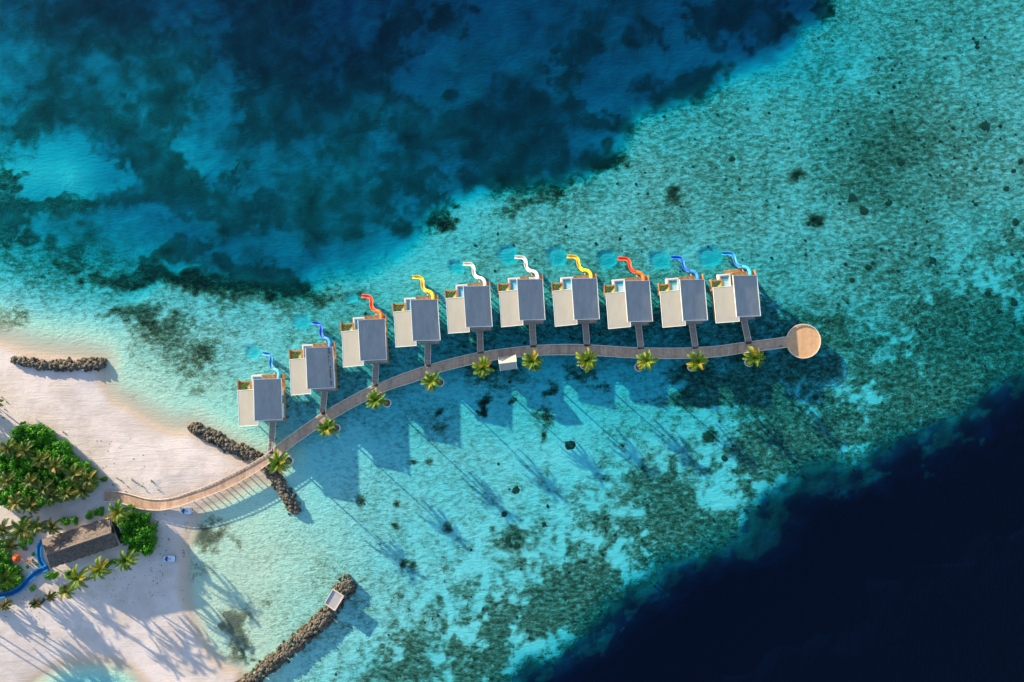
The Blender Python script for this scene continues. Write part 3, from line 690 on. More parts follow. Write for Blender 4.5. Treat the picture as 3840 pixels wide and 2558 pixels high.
VCOL = ['light blue','blue','red','yellow','white','white','yellow','red','blue','light blue']
VLAB = ['grey and tan roofed water villa with light blue slide, nearest the beach', 'water villa with a blue slide and a rust-streaked grey roof, second from the beach',
 'water villa with an orange-red slide, third from the beach', 'water villa with a yellow slide, fourth from the beach', 'water villa with a white slide, fifth from the beach',
 'water villa with a white slide next to a yellow slide villa, sixth from the beach', 'water villa with a yellow slide between a white and a red slide villa',
 'water villa with an orange-red slide, third from the round deck', 'water villa with a deep blue slide, second from the round deck',
 'water villa with a light blue slide and wooden steps, last one by the round deck']
JLAB = ['short timber jetty from the boardwalk to the villa nearest the beach', 'short timber jetty to the second villa from the beach', 'short timber jetty to the third villa from the beach, orange-red slide',
 'short timber jetty to the fourth villa from the beach, yellow slide', 'short timber jetty to the fifth villa, the first white slide', 'short timber jetty to the sixth villa, the second white slide',
 'short timber jetty to the seventh villa, between white and red slides', 'short timber jetty to the third villa from the round deck', 'short timber jetty to the second villa from the round deck', 'short timber jetty to the last villa by the round deck']
ZR, ZE, ZT1, ZT0 = 7.3, 5.25, 6.65, 6.0
SLPX = [(2218.2,1046),(2217.7,1041),(2215.6,1028.6),(2208.6,1018.7),(2194.5,1013.8),(2182,1010.3),(2173.5,1002),(2168.6,989),(2167.9,976.7),(2160,965.4),(2146.8,962),(2130,962),(2125,962)]
SLZ = [4.5,4.45,4.15,3.8,3.4,3.0,2.6,2.15,1.75,1.4,1.05,.8,.72]

def frame(k):
    a = P(*VIL[k][0], ZR); b = P(*VIL[k][3], ZR)
    v = (b - a); v.z = 0; v.normalize(); u = Vector((-v.y, v.x, 0))
    return a, u, v
def to_local(p, k):
    a, u, v = frame(k); d = p - a
    return (d.x * u.x + d.y * u.y, d.x * v.x + d.y * v.y)
SL_LOC = None

def slab(q, th, mb, tint=.5):
    mb.hexa([p - Vector((0, 0, th)) for p in q][::-1], q[::-1], tint)

def sweep_slide(pts, rad, kind):
    """half pipe (open) or full pipe with wall thickness, along pts"""
    m = MB(); bed = MB()
    n = 14
    rings_o = []; rings_i = []
    for i, p in enumerate(pts):
        d = (pts[min(i + 1, len(pts) - 1)] - pts[max(i - 1, 0)]).normalized()
        side = d.cross(Vector((0, 0, 1))).normalized(); up = side.cross(d).normalized()
        a0, a1 = (math.pi, 2 * math.pi) if kind == 'open' else (0, 2 * math.pi)
        ro = [p + side * math.cos(a0 + (a1 - a0) * k / n) * rad + up * math.sin(a0 + (a1 - a0) * k / n) * rad for k in range(n + 1)]
        ri = [p + side * math.cos(a0 + (a1 - a0) * k / n) * (rad - .07) + up * math.sin(a0 + (a1 - a0) * k / n) * (rad - .07) for k in range(n + 1)]
        rings_o.append(ro); rings_i.append(ri)
    def skin(mb, R, flip, k0=0, k1=n, sm=True):
        for i in range(len(R) - 1):
            for k in range(k0, k1):
                q = [R[i][k], R[i][k + 1], R[i + 1][k + 1], R[i + 1][k]]
                mb.add(q if not flip else q[::-1], [(0, 1, 2, 3)], .5, sm)
    skin(m, rings_o, False)
    if kind == 'open':
        skin(m, rings_i, True, 0, 3); skin(m, rings_i, True, n - 3, n); skin(bed, rings_i, True, 3, n - 3)
        for i in range(len(pts) - 1):
            for k in (0, n):
                m.add([rings_o[i][k] + Vector((0,0,.03)), rings_o[i + 1][k] + Vector((0,0,.03)), rings_i[i + 1][k]+ Vector((0,0,.03)), rings_i[i][k]+ Vector((0,0,.03))], [(0, 1, 2, 3)])
    else: skin(m, rings_i, True)
    return m, bed

def build_villa(k):
    global SL_LOC
    A, u, v = frame(k)
    base = Vector((A.x, A.y, 0))
    root = thing('water_villa', base, VLAB[k], 'villa', 'two-storey water villas with slides along the boardwalk')
    ang = math.atan2(u.y, u.x)
    def W(uu, vv, z): return u * uu + v * vv + Vector((0, 0, z))
    def bx(mb, u0, u1, v0, v1, z0, z1, tint=.5):
        mb.hexa([W(u0, v1, z0), W(u1, v1, z0), W(u1, v0, z0), W(u0, v0, z0)], [W(u0, v1, z1), W(u1, v1, z1), W(u1, v0, z1), W(u0, v0, z1)], tint)
    D = VIL[k]
    # main roof, falling gently to the east
    q = [P(*D[0], ZR) - base, P(*D[1], ZE) - base, P(*D[2], ZE) - base, P(*D[3], ZR) - base]
    mb = MB(); slab(q, .22, mb); rf = mb.obj('main_roof', MT['roof_dark'], root)
    tr = MB()
    cen = sum(q, Vector()) / 4
    for i in range(4):
        p0, p1 = q[i], q[(i + 1) % 4]
        d = (p1 - p0).normalized()
        inn = (cen - (p0 + p1) / 2); inn -= d * inn.dot(d); inn.normalize()
        o = inn * .02 + Vector((0, 0, -.06))
        e = .075 if i in (0, 2) else -.077
        tr.beam(p0 + o - d * e, p1 + o + d * e, .15, .30)
    tr.obj('roof_trim', MT['trim'], rf)
    if k == 1:   # dark weather marks down the second roof
        sm = MB(); RR = random.Random(2)
        for i in range(70):
            y = RR.uniform(.4, 9.9); x = 5.35 + .012 * y + RR.gauss(0, .12) + (.25 if y > 5 else 0) * RR.random()
            z = ZR - (ZR - ZE) * x / 6.65 + .008; a = RR.uniform(.04, .12); b = RR.uniform(.05, .22)
            sl = (ZR - ZE) / 6.65
            sm.add([W(x - a, y, z + a * sl), W(x, y + b, z), W(x + a, y, z - a * sl), W(x, y - b, z)], [(0, 1, 2, 3)])
        sm.obj('weather_stain', MT['pile'], rf)
    # side roof, falling to the west
    TL, BR, BLc = D[4], D[5], D[6]
    tl = P(*TL, ZT0) - base; bl = P(*BLc, ZT0) - base; br = P(*BR, ZT1) - base
    trr = br + (tl - bl); trr.z = ZT1
    q2 = [tl, trr, br, bl]
    mb = MB(); slab(q2, .2, mb); sr = mb.obj('side_roof', MT['roof_tan'], root)
    tr = MB(); cen = sum(q2, Vector()) / 4
    for i in range(4):
        p0, p1 = q2[i], q2[(i + 1) % 4]; d = (p1 - p0).normalized()
        inn = (cen - (p0 + p1) / 2); inn -= d * inn.dot(d); inn.normalize()
        o = inn * .01 + Vector((0, 0, -.075))
        e = .06 if i in (0, 2) else -.062
        tr.beam(p0 + o - d * e, p1 + o + d * e, .12, .25)
    tr.obj('roof_trim', MT['trim'], sr)
    # walls
    mb = MB(); bx(mb, -3.75, 5.85, 3.0, 10.3, 2.1, 4.1); bx(mb, -3.7, .49, 3.05, 10.9, 4.1, 5.75); zr = lambda x: ZR - (ZR - ZE) * x / 6.65 - .26
    mb.hexa([W(.5, 9.9, 4.1), W(5.9, 9.9, 4.1), W(5.9, 2.6, 4.1), W(.5, 2.6, 4.1)], [W(.5, 9.9, zr(.5)), W(5.9, 9.9, zr(5.9)), W(5.9, 2.6, zr(5.9)), W(.5, 2.6, zr(.5))])
    bx(mb, .3, .497, 2.65, 9.85, 5.75, 6.75)
    wall = mb.obj('wall', MT['white'], root)
    for (u0, u1, v0, v1, z0, z1) in ((1.2, 4.6, 2.54, 2.66, 4.15, 5.3), (-3.0, -.2, 2.94, 3.06, 4.3, 5.6), (-2.4, 1.0, 2.92, 3.05, 2.2, 3.9), (1.4, 5.4, 2.92, 3.05, 2.2, 3.9),
                                   (5.8, 5.93, 4.5, 6.5, 2.6, 3.8), (5.85, 5.97, 4.2, 6.0, 4.2, 4.85), (-3.83, -3.7, 5, 7.5, 2.7, 3.8), (-3.8, -3.68, 5.2, 7.6, 4.7, 5.6), (1.6, 4.6, 9.85, 9.98, 4.2, 5.3), (2.6, 3.8, 10.25, 10.37, 2.1, 4.0)):
        w = MB(); bx(w, u0, u1, v0, v1, z0, z1); w.obj('window', MT['glass'], root)
    # decks
    mb = MB(); R = random.Random(k)
    def planks(mb, u0, u1, v0, v1, z, w=.3, along='u'):
        if along == 'u':
            x = u0
            while x < u1 - .01:
                x2 = min(x + w, u1); bx(mb, x, x2 - .02, v0, v1, z - .06, z, R.random()); x = x2
        else:
            y = v0
            while y < v1 - .01:
                y2 = min(y + w, v1); bx(mb, u0, u1, y, y2 - .02, z - .06, z, R.random()); y = y2
    planks(mb, -4.2, 6.3, 3.0, 10.85, 2.05); planks(mb, .95, 6.3, -.6, 2.98, 2.05)
    mb.obj('lower_deck', MT['cedar'], root)
    mb = MB(); planks(mb, 1.0, 6.35, 10.88, 11.45, 2.04)
    for x in (1.02, 6.3): mb.beam(W(x, 10.9, 2.15), W(x, 11.45, 2.15), .1, .12)
    mb.obj('entrance_deck', MT['jetty'], root)
    mb = MB(); bx(mb, -4.2, 6.3, 3.1, 3.3, 1.75, 1.97); bx(mb, -4.2, 6.3, 6.8, 7.0, 1.75, 1.97); bx(mb, -4.2, 6.3, 10.4, 10.6, 1.75, 1.97)
    mb.obj('bearer', MT['pile'], root)
    mb = MB(); planks(mb, .9, 6.6, -.9, 2.55, 3.8, .28); bx(mb, .9, 6.6, -.98, -.905, 3.58, 3.84)
    ud = mb.obj('upper_deck', MT['cedar'], root)
    mb = MB()
    for x in (.95, 1.35, 2.6, 3.9): bx(mb, x - .05, x + .05, -.92, -.82, 3.8, 4.65)
    mb.beam(W(.9, -.87, 4.68), W(3.95, -.87, 4.68), .08, .07)
    for z in (4.05, 4.25, 4.45): mb.beam(W(.9, -.87, z), W(3.95, -.87, z), .03, .03)
    mb.obj('railing', MT['cedar'], ud)
    mb = MB(); bx(mb, 6.62, 6.72, -1.15, .75, 3.5, 4.9); mb.beam(W(6.67, -1.18, 4.93), W(6.67, .8, 4.93), .2, .07); mb.obj('side_screen', MT['cedar'], root)
    # south balcony
    mb = MB(); planks(mb, 1.1, 6.2, 9.92, 10.85, 4.15, .3, 'v'); so = mb.obj('balcony', MT['jetty'], root)
    mb = MB(); mb.beam(W(1.1, 10.8, 5.1), W(6.2, 10.8, 5.1), .08, .07)
    for x in (1.15, 2.4, 3.65, 4.9, 6.15): bx(mb, x - .04, x + .04, 10.76, 10.84, 4.15, 5.07)
    mb.obj('railing', MT['board_edge'], so)
    # pool
    mb = MB()
    bx(mb, -2.28, -1.86, -.92, 2.95, 1.3, 2.8); bx(mb, -1.86, .88, -.92, -.5, 1.3, 2.8); bx(mb, .5, .88, -.5, 2.95, 1.3, 2.78); bx(mb, -1.86, .5, 2.6, 2.95, 1.3, 2.78); bx(mb, -1.86, .5, -.5, 2.6, 1.3, 1.6)
    bx(mb, -1.855, -1.60, -.495, 2.6, 1.6, 2.66); bx(mb, -1.60, .5, -.495, -.24, 1.6, 2.66)
    pool = mb.obj('pool', MT['coping'], root)
    mb = MB(); bx(mb, -1.6, .5, -.24, 2.6, 1.61, 2.52); mb.obj('pool_water', MT['pool_b' if k in (8, 9) else 'pool_a'], pool)
    mb = MB(); bx(mb, -.75, .5, .95, 2.6, 2.3, 2.535); mb.obj('pool_ledge', MT['pool_ledge'], pool)
    # net terrace
    mb = MB()
    bx(mb, -4.77, -1.70, .50, .88, 3.95, 4.2, .6); bx(mb, -2.15, -1.70, .88, 2.95, 3.95, 4.2, .5); bx(mb, -4.77, -4.30, .88, 2.95, 3.95, 4.2, .3); bx(mb, -4.3, -2.15, 2.7, 2.95, 3.95, 4.18)
    nf = mb.obj('net_frame', MT['cedar'], root)
    mb = MB(); n = 6
    for i in range(n):
        for j in range(n):
            def sag(a, b): return W(-4.3 + 2.15 * a / n, .88 + 1.82 * b / n, 4.1 - .25 * math.sin(math.pi * a / n) * math.sin(math.pi * b / n))
            mb.add([sag(i, j), sag(i, j + 1), sag(i + 1, j + 1), sag(i + 1, j)], [(0, 1, 2, 3)], .5, True)
    mb.obj('net', MT['net'], nf)
    mb = MB(); bx(mb, -4.92, -4.80, .25, 3.3, 3.6, 5.15)
    for y in (.3, 1.2, 2.1, 3.0): bx(mb, -4.98, -4.92, y, y + .1, 3.5, 5.1)
    mb.beam(W(-4.87, .2, 5.18), W(-4.87, 3.35, 5.18), .22, .06)
    mb.obj('side_screen', MT['cedar'], root)
    # slide
    if SL_LOC is None: SL_LOC = [to_local(P(*p, z), 6) for p, z in zip(SLPX, SLZ)]
    raw = np.array([(*l, z) for l, z in zip(SL_LOC, SLZ)])
    d = np.concatenate([[0], np.cumsum(np.linalg.norm(np.diff(raw, axis=0), axis=1))])
    t = np.linspace(0, d[-1], 44); sp = []
    for c in range(3):
        mm = np.gradient(raw[:, c], d); i = np.clip(np.searchsorted(d, t) - 1, 0, len(d) - 2); h = d[i + 1] - d[i]; w = (t - d[i]) / h
        sp.append((2*w**3-3*w**2+1)*raw[i,c] + (w**3-2*w**2+w)*h*mm[i] + (-2*w**3+3*w**2)*raw[i+1,c] + (w**3-w**2)*h*mm[i+1])
    pts = [W(sp[0][i], sp[1][i], sp[2][i]) for i in range(44)]
    mo, mbed = SLM[VCOL[k]]
    ti = 15
    m1, _ = sweep_slide(pts[:ti], .44, 'tube'); m2, bed = sweep_slide(pts[ti - 1:], .45, 'open')
    so = m2.obj('slide', mo, root); so['label'] = VCOL[k].replace('red', 'orange-red') + ' winding water slide'
    bed.obj('slide_bed', mbed, so)
    m1.obj('slide_tube', mo, so)
    cl = MB()
    for i in (8, 14):
        cl.tube([pts[i] + (pts[i + 1] - pts[i]) * .0, pts[i] + (pts[i + 1] - pts[i]) * .3], .475, 14, .5, False)
    cl.obj('slide_joint', mbed, so)
    for i in (14, 27, 38):
        p = pts[i]; s2 = MB()
        s2.tube([(p.x, p.y, -.8), (p.x, p.y, p.z - .46)], .09, 8)
        s2.beam((p.x - .45, p.y - .05, p.z - .52), (p.x + .45, p.y + .05, p.z - .52), .12, .1)
        s2.obj('slide_post', MT['cedar' if i == 14 else 'pile'], so)
    mb = MB(); p = pts[14]; mb.beam((p.x, p.y - .3, p.z - .6), W(to_local(base + p, k)[0] + .1, -1.0, 3.7), .2, .16); mb.obj('slide_brace', MT['cedar'], so)
    # stilts
    pm = MB().tube([(0, 0, -1.4), (0, 0, 1.98)], .16, 8).mesh('stilt', MT['pile'])
    for uu in (-3.9, -.6, 2.7, 6.25):
        for vv in (.4, 2.7, 5.2, 7.7, 10.4):
            if vv < 1 and uu < -3: continue
            o = bpy.data.objects.new('stilt', pm); COL.objects.link(o); o.parent = root; o.location = W(uu, vv, 0)
    if k in (5, 6, 9):
        pass
    if k == 9:   # timber steps down to the water
        st = MB()
        for i in range(10):
            x = 3.2 - .3 * i; z = 2.0 - .19 * i
            bx(st, x - .28, x, -1.85, -.95, z - .07, z, R.random())
        st.beam(W(3.2, -1.88, 2.0), W(.2, -1.88, .1), .08, .22); st.beam(W(3.2, -.92, 2.0), W(.2, -.92, .1), .08, .22)
        bx(st, 3.2, 4.4, -1.95, -.65, 1.98, 2.05)
        st.obj('steps', MT['cedar'], root)
    # jetty
    (x0, y0), (x1, y1) = JET[k]
    a = base + W(to_local(P(x0, y0, 1.95), k)[0], 11.47, 0); b = P(x1, y1, 0)
    d = (b - a).normalized()
    i = int(np.argmin([abs(p[0] - x1) for p in BN]));
    b = b + d * .55
    jr = thing('access_jetty', (a + b) / 2, JLAB[k], 'jetty', 'short jetties between boardwalk and villas')
    c = (a + b) / 2; ln = (b - a).length; s = Vector((-d.y, d.x, 0)); dk = MB(); nn = int(ln / .28)
    for i in range(nn):
        p = a + d * (ln * (i + .5) / nn) - c
        dk.box((p.x, p.y, 1.875 + (.0)), (ln / nn * .92, 1.55, .05), math.atan2(d.y, d.x), R.random())
    dk.obj('deck', MT['jetty'], jr)
    kb = MB()
    for sg in (-1, 1):
        kb.beam(a - c + s * sg * .76 + Vector((0, 0, 2.06)), b - c - d * .75 + s * sg * .76 + Vector((0, 0, 2.06)), .13, .09)
        for i in range(0, nn - 2, 4):
            p = a + d * (ln * (i + .5) / nn) - c + s * sg * .76; kb.box((p.x, p.y, 1.957), (.2, .1, .115), math.atan2(d.y, d.x))
    kb.obj('kerb_rail', MT['board_edge'], jr)
    pm2 = MB().tube([(0, 0, -1.4), (0, 0, 1.84)], .12, 8).mesh('pile', MT['pile'])
    for f in (.15, .55):
        for sg in (-1, 1):
            o = bpy.data.objects.new('pile', pm2); COL.objects.link(o); o.parent = jr; o.location = a + d * ln * f - c + s * sg * .62

# ------------------------------------------------------------------ plants
def crown_mesh(seed, mat, n_fr=17, length=3.2, dead=.12):
    R = random.Random(seed); m = MB()
    for f in range(n_fr):
        az = 2 * math.pi * (f + R.uniform(-.3, .3)) / n_fr
        ring = f % 3
        elev = (math.radians(R.uniform(55, 80)), math.radians(R.uniform(18, 38)), math.radians(R.uniform(-6, 16)))[ring]
        ln = length * (R.uniform(.9, 1.05), R.uniform(.9, 1.1), R.uniform(.85, 1.05))[ring]
        tint = R.uniform(.78, 1) if R.random() < dead else R.uniform(.12, .62)
        droop = R.uniform(1.2, 2.0)
        h = Vector((math.cos(az), math.sin(az), 0)); side = Vector((-h.y, h.x, 0))
        twist = R.uniform(-.25, .25)
        p = Vector((0, 0, 0)); pts = []; dirs = []
        ns = 13
        for i in range(ns + 1):
            t = i / ns; e = elev - droop * t ** 1.4
            d = h * math.cos(e) + Vector((0, 0, math.sin(e))) + side * twist * t
            d.normalize(); pts.append(p.copy()); dirs.append(d); p = p + d * (ln / ns)
        for i in range(ns):
            for j in range(2):
                t = (i + .5 * j) / ns
                if t < .08: continue
                q = pts[i].lerp(pts[i + 1], .5 * j); d = dirs[i]
                up = side.cross(d).normalized()
                wl = ln * .26 * math.sin(math.pi * min(1, .12 + .88 * t)) ** .6 * (1 - .35 * t) + .08
                for sg in (-1, 1):
                    sw = .55 + .25 * t
                    ld = (side * sg * (1 - .3 * sw) + d * sw - up * R.uniform(.12, .5)).normalized()
                    tip = q + ld * wl * R.uniform(.85, 1.1)
                    wv = d * .075
                    mid = q.lerp(tip, .5) + up * .04
                    tt = min(1, max(0, tint + R.uniform(-.1, .1) + (.12 if t > .8 else 0)))
                    m.add([q - wv * .5, q + wv * .5, mid + wv * 1.1, mid - wv * 1.1], [(0, 1, 2, 3)], tt)
                    m.add([mid - wv * 1.1, mid + wv * 1.1, tip], [(0, 1, 2)], tt)
        m.tube([pts[i] for i in range(0, ns + 1, 3)], [.05, .04, .03, .02, .012][:len(range(0, ns + 1, 3))], 4, min(1, tint + .25), False)
    for i in range(5):
        a = R.uniform(0, 6.28); m.lump((.18 * math.cos(a), .18 * math.sin(a), -.15), .13, seed * 10 + i, .75, .1, 1)
    return m.mesh('crown', mat)
CR = [crown_mesh(100 + i, MT['frond'], R_n, 3.25, dd) for i, (R_n, dd) in enumerate(((17, .05), (16, .10), (18, .06), (15, .12)))]
CRD = [crown_mesh(200 + i, MT['frond_dark'], 15, 3.1, .14) for i in range(3)]
SMALL = [crown_mesh(300 + i, MT['frond_dark'], 15, 2.1, .45) for i in range(2)]

def palm(cx, cy, z, bx_, by_, bz, label, group, crown, scale=1.0, rz=0.0, name='palm_tree'):
    top = P(cx, cy, z); b = P(bx_, by_, bz) if bx_ is not None else Vector((top.x, top.y, bz))
    r = thing(name, b, label, 'palm tree', group)
    d = top - b
    pts = [Vector((0, 0, -.15))] + [Vector((d.x * t ** 1.6, d.y * t ** 1.6, d.z * t)) for t in (.12, .3, .5, .7, .85, 1)]
    MB().tube(pts, [.24 * scale, .19 * scale, .16 * scale, .14 * scale, .125 * scale, .12 * scale, .13 * scale], 8).obj('trunk', MT['trunk'], r)
    c = bpy.data.objects.new('crown', crown); COL.objects.link(c); c.parent = r; c.location = d
    c.scale = (scale, scale, scale); c.rotation_euler = (rng.uniform(-.1, .1), rng.uniform(-.1, .1), rz)
    return r

PALMS = [((1047,1733.6),8.2,(1083,1728)),((1228.5,1605),8.2,(1259.5,1606)),((1412.8,1500),8.2,(1450.7,1511)),((1618.4,1428.7),8.2,(1650,1434)),((1810,1377.7),7.6,(1818,1391)),
         ((1996,1353.7),7.6,(2003.6,1373)),((2202.5,1349),7.4,(2191,1369)),((2424,1354),7.2,(2396,1377)),((2613,1356.5),6.2,(2595,1377)),((2827.5,1338.7),5.6,(2809.6,1359))]
PLW = ['by the end of the rock groyne', 'near the second villa jetty from the beach', 'near the third villa jetty from the beach', 'near the fourth villa jetty from the beach', 'just left of the small white-edged shelter',
       'just right of the small white-edged shelter', 'at the jetty between white and red slides', 'by the third jetty from the round deck', 'by the second jetty from the round deck', 'nearest the round deck']

def build_palms():
    for i, (c, z, b) in enumerate(PALMS):
        pb = P(*b, .9)
        t = thing('planter', (pb.x, pb.y, 0), 'round white planter standing in the water ' + PLW[i], 'planter', 'round planters along the boardwalk')
        m = MB(); m.hexa([(1.0 * math.cos(a * .2618), 1.0 * math.sin(a * .2618), -.9) for a in range(24)], [(1.12 * math.cos(a * .2618), 1.12 * math.sin(a * .2618), .92) for a in range(24)])
        m.obj('pot', MT['planter'], t)
        m = MB()
        ring = [(1.05 * math.cos(a * .2618), 1.05 * math.sin(a * .2618), .98) for a in range(25)]
        m.tube(ring, .1, 6); m.obj('rim', MT['coping'], t)
        m = MB(); m.disc((0, 0), .97, .915, .945, 24)
        for q in range(14):
            a = rng.uniform(0, 6.28); rr = rng.uniform(.2, .8); m.lump((rr * math.cos(a), rr * math.sin(a), .97), .1, q + i * 20, rng.random(), .3)
        m.obj('soil', MT['soil'], t)
        palm(c[0], c[1], z, b[0], b[1], .93, 'yellow-green palm in a planter ' + PLW[i], 'palms along the boardwalk', CR[i % 4], rng.uniform(.98, 1.1), rng.uniform(0, 6.28))
    W1 = 'olive palm rising out of the shrub thicket at the left edge'
    isl = [(30,1681,7.5),(93,1687,7),(153,1723,7),(210,1747,7),(279,1777,6.5),(336,1795,6),(27,1801,7.5),(117,1804,7),(168,1828,6.5),(66,1885,6.5),(120,1897,6),(252,1849,6),(309,1837,5.5),(195,1858,6)]
    for j, (x, y, z) in enumerate(isl):
        g = ground(x, y); palm(x, y, z, x + rng.uniform(-8, 8), y + rng.uniform(-8, 8), g, W1, 'palms in the left thicket', CRD[j % 3], rng.uniform(.85, 1.05), rng.uniform(0, 6.28))
    for x, y, z, lab, cr, s in ((12,1982,6,'palm at the left edge beside the sand track, south side',CRD[0],.95),(87,1985,7,'large dark palm west of the thatched building',CRD[1],1.25),(148,1972,6,'palm just above the left end of the thatched roof',CRD[2],.95),
            (199,1975,5.5,'thin palm above the thatched roof, east of its neighbour palms',CRD[0],.85),(40,2046,5.5,'palm beside the orange parasol',CRD[1],.85),(447,1920,7.5,'bright palm beneath the boardwalk start',CR[1],1.15),
            (297,2165,7,'tall palm south of the thatched building with sprawling fronds',CR[3],1.2),(376,2132,6.5,'palm south of the thatched building between two other palms',CR[0],1.05),(477,2098,6.5,'round palm at the east corner of the thatched building',CR[2],1.05),
            (251,2217,6.5,'slim palm over the red and blue beanbags',CR[1],.85),(24,2171,5.5,'palm on the shrubs north of the blue flume at the left edge',CR[2],.9)):
        palm(x, y, z, x + rng.uniform(-10, 10), y + rng.uniform(-6, 10), ground(x, y), lab, 'palms around the thatched building', cr, s, rng.uniform(0, 6.28))
    for x, y, lab in ((190,2236,'low dry palm right of the dark blue beanbag'),(135,2262,'low dry palm left of the dark blue beanbag'),(20,2268,'low dry palm below the blue flume at the left edge')):
        palm(x, y, 2.2, x, y, ground(x, y), lab, 'low dry palms on the beach', SMALL[x % 2], .85, rng.uniform(0, 6.28))
    # trees just outside the left edge of the frame, whose shadows reach into it
    for x, y, z in ((-70,1545,6.5),(-120,1600,7.5),(-60,1990,8),(-120,2060,8),(-60,2120,7.5),(-160,2150,8.5),(-100,2210,8),(-200,2000,8.5),(-50,2270,6),(-150,2300,7.5),(-40,1500,5),(-210,2230,8)):
        palm(x, y, z, x, y, ground(x, y), 'palm beyond the left edge of the view', 'palms beyond the left edge', CRD[abs(x) % 3], 1.15, rng.uniform(0, 6.28))

def shrub_mesh(seed, n=620):
    R = random.Random(seed); m = MB()
    lobes = [(Vector((R.uniform(-.55, .55), R.uniform(-.55, .55), R.uniform(.35, .75))), R.uniform(.32, .55)) for _ in range(7)]
    for i in range(n):
        c, r = R.choice(lobes)
        d = Vector((R.gauss(0, 1), R.gauss(0, 1), R.gauss(.35, .9))).normalized()
        p = c + d * r * R.uniform(.7, 1.08)
        if p.z < .02: p.z = R.uniform(.02, .2)
        nrm = (d + Vector((R.uniform(-.6, .6), R.uniform(-.6, .6), R.uniform(-.2, .9)))).normalized()
        a = nrm.orthogonal().normalized(); b = nrm.cross(a)
        th = R.uniform(0, 6.28); a, b = a * math.cos(th) + b * math.sin(th), b * math.cos(th) - a * math.sin(th)
        s = R.uniform(.07, .13)
        tint = max(0, min(1, .42 + .35 * (lobes.index((c, r)) % 3 - 1) * .5 + R.uniform(-.28, .3)))
        m.add([p - a * s * 1.2, p - b * s * .7 + nrm * s * .15, p + a * s * 1.2, p + b * s * .7 + nrm * s * .15], [(0, 1, 2, 3)], tint)
    return m
def build_shrubs():
    fol = [shrub_mesh(50 + i).mesh('foliage', MT['leaf']) for i in range(5)]
    st = MB()
    for i in range(5):
        a = 1.256 * i; st.tube([(0, 0, -.1), (.3 * math.cos(a), .3 * math.sin(a), .4), (.5 * math.cos(a), .5 * math.sin(a), .7)], [.05, .035, .015], 5)
    stem = st.mesh('stem', MT['trunk'])
    cnt = [0]
    def shrub(x, y, r, label, group, hz=1.0):
        g = ground(x, y); o = thing('shrub', (*P(x, y, g + 1).xy, g), label, 'shrub', group)
        o.rotation_euler = (0, 0, rng.uniform(0, 6.28)); o.scale = (r, r, r * hz)
        f = bpy.data.objects.new('foliage', fol[cnt[0] % 5]); COL.objects.link(f); f.parent = o; cnt[0] += 1
        s = bpy.data.objects.new('stem', stem); COL.objects.link(s); s.parent = o
    def fill(poly, r0, r1, sp, label, group, hz=1.0, seed=1):
        R = random.Random(seed); pts = []
        xs = [p[0] for p in poly]; ys = [p[1] for p in poly]
        for _ in range(4000):
            x, y = R.uniform(min(xs), max(xs)), R.uniform(min(ys), max(ys))
            if not pip(np.array([x]), np.array([y]), poly)[0]: continue
            if any((x - a) ** 2 + (y - b) ** 2 < sp * sp for a, b in pts): continue
            pts.append((x, y)); shrub(x, y, R.uniform(r0, r1), label, group, hz)
    fill([(42,1655),(70,1630),(118,1600),(150,1604),(205,1645),(258,1680),(298,1735),(262,1760),(215,1735),(150,1720),(80,1690)], 1.5, 2.2, 17, 'bright green shrub of the dense thicket near the left edge', 'shrubs of the left thicket', 1.6, 2)
    fill([(-30,1690),(60,1700),(150,1720),(210,1745),(270,1765),(340,1752),(360,1770),(345,1835),(240,1868),(150,1885),(40,1895),(12,1880),(-30,1800)], 1.2, 1.9, 20, 'bright green shrub of the dense thicket near the left edge', 'shrubs of the left thicket', 1.4, 3)
    fill([(500,1925),(545,1925),(572,1960),(578,2030),(565,2068),(500,2060),(478,2000),(470,1940)], 1.3, 1.9, 17, 'glossy green shrub in the clump between the small hut and the beach', 'shrubs east of the hut', 1.9, 4)
    fill([(-40,2030),(20,2040),(30,2110),(60,2130),(75,2160),(60,2200),(20,2215),(-40,2200)], 1.1, 1.7, 18, 'dark green shrub behind the blue flume at the left edge', 'shrubs behind the flume', 1.0, 5)
    fill([(80,1945),(120,1950),(120,2035),(80,2045),(50,2010)], .9, 1.4, 22, 'low dark shrub under the large palm west of the thatched building', 'shrubs under the dark palm', .9, 6)
    for x, y, r, lab in ((380,1918,1.2,'hedge shrub above the thatched roof, right end of its row'),(358,1926,1.2,'hedge shrub above the thatched roof, second from the right'),(335,1936,1.3,'hedge shrub above the thatched roof, third from the right'),
            (274,1957,1.35,'yellowish round shrub above the middle of the thatched roof'),(245,1955,1.5,'dark shrub left of the yellowish round one above the thatched roof'),(193,2156,1.75,'rounded dark green shrub at the lower left corner of the thatched building'),
            (256,2158,1.3,'dark shrub partly under the tall palm south of the building'),(400,2122,1.2,'dark shrub beside the palms south of the building'),(420,2112,.9,'small dark shrub right of the palms south of the building'),
            (388,1797,1.0,'lone green shrub at the tip of the left thicket'),(82,1588,.8,'small lone shrub on the sand above the left thicket'),(118,2212,.9,'small shrub on the sand below the blue flume'),(120,2082,.6,'tiny shrub right of the orange parasol'),
            (130,2115,.6,'tiny shrub between parasol and thatched building'),(96,2128,.6,'tiny shrub below the orange parasol'),(490,1905,1.1,'shrub tucked under the south edge of the boardwalk'),(440,1955,.9,'small shrub between the thatched roof and the hut')):
        shrub(x, y, r, lab, None, 1.0)
    for x, y, z in ((-60,1520,0),(-90,1575,0),(-45,1950,0),(-90,2120,0),(-60,2250,0)):
        shrub(x, y, 2.2, 'shrub beyond the left edge of the view', 'shrubs beyond the left edge', 1.4)
    # planted seedlings on the sand
    sp = MB(); R = random.Random(9)
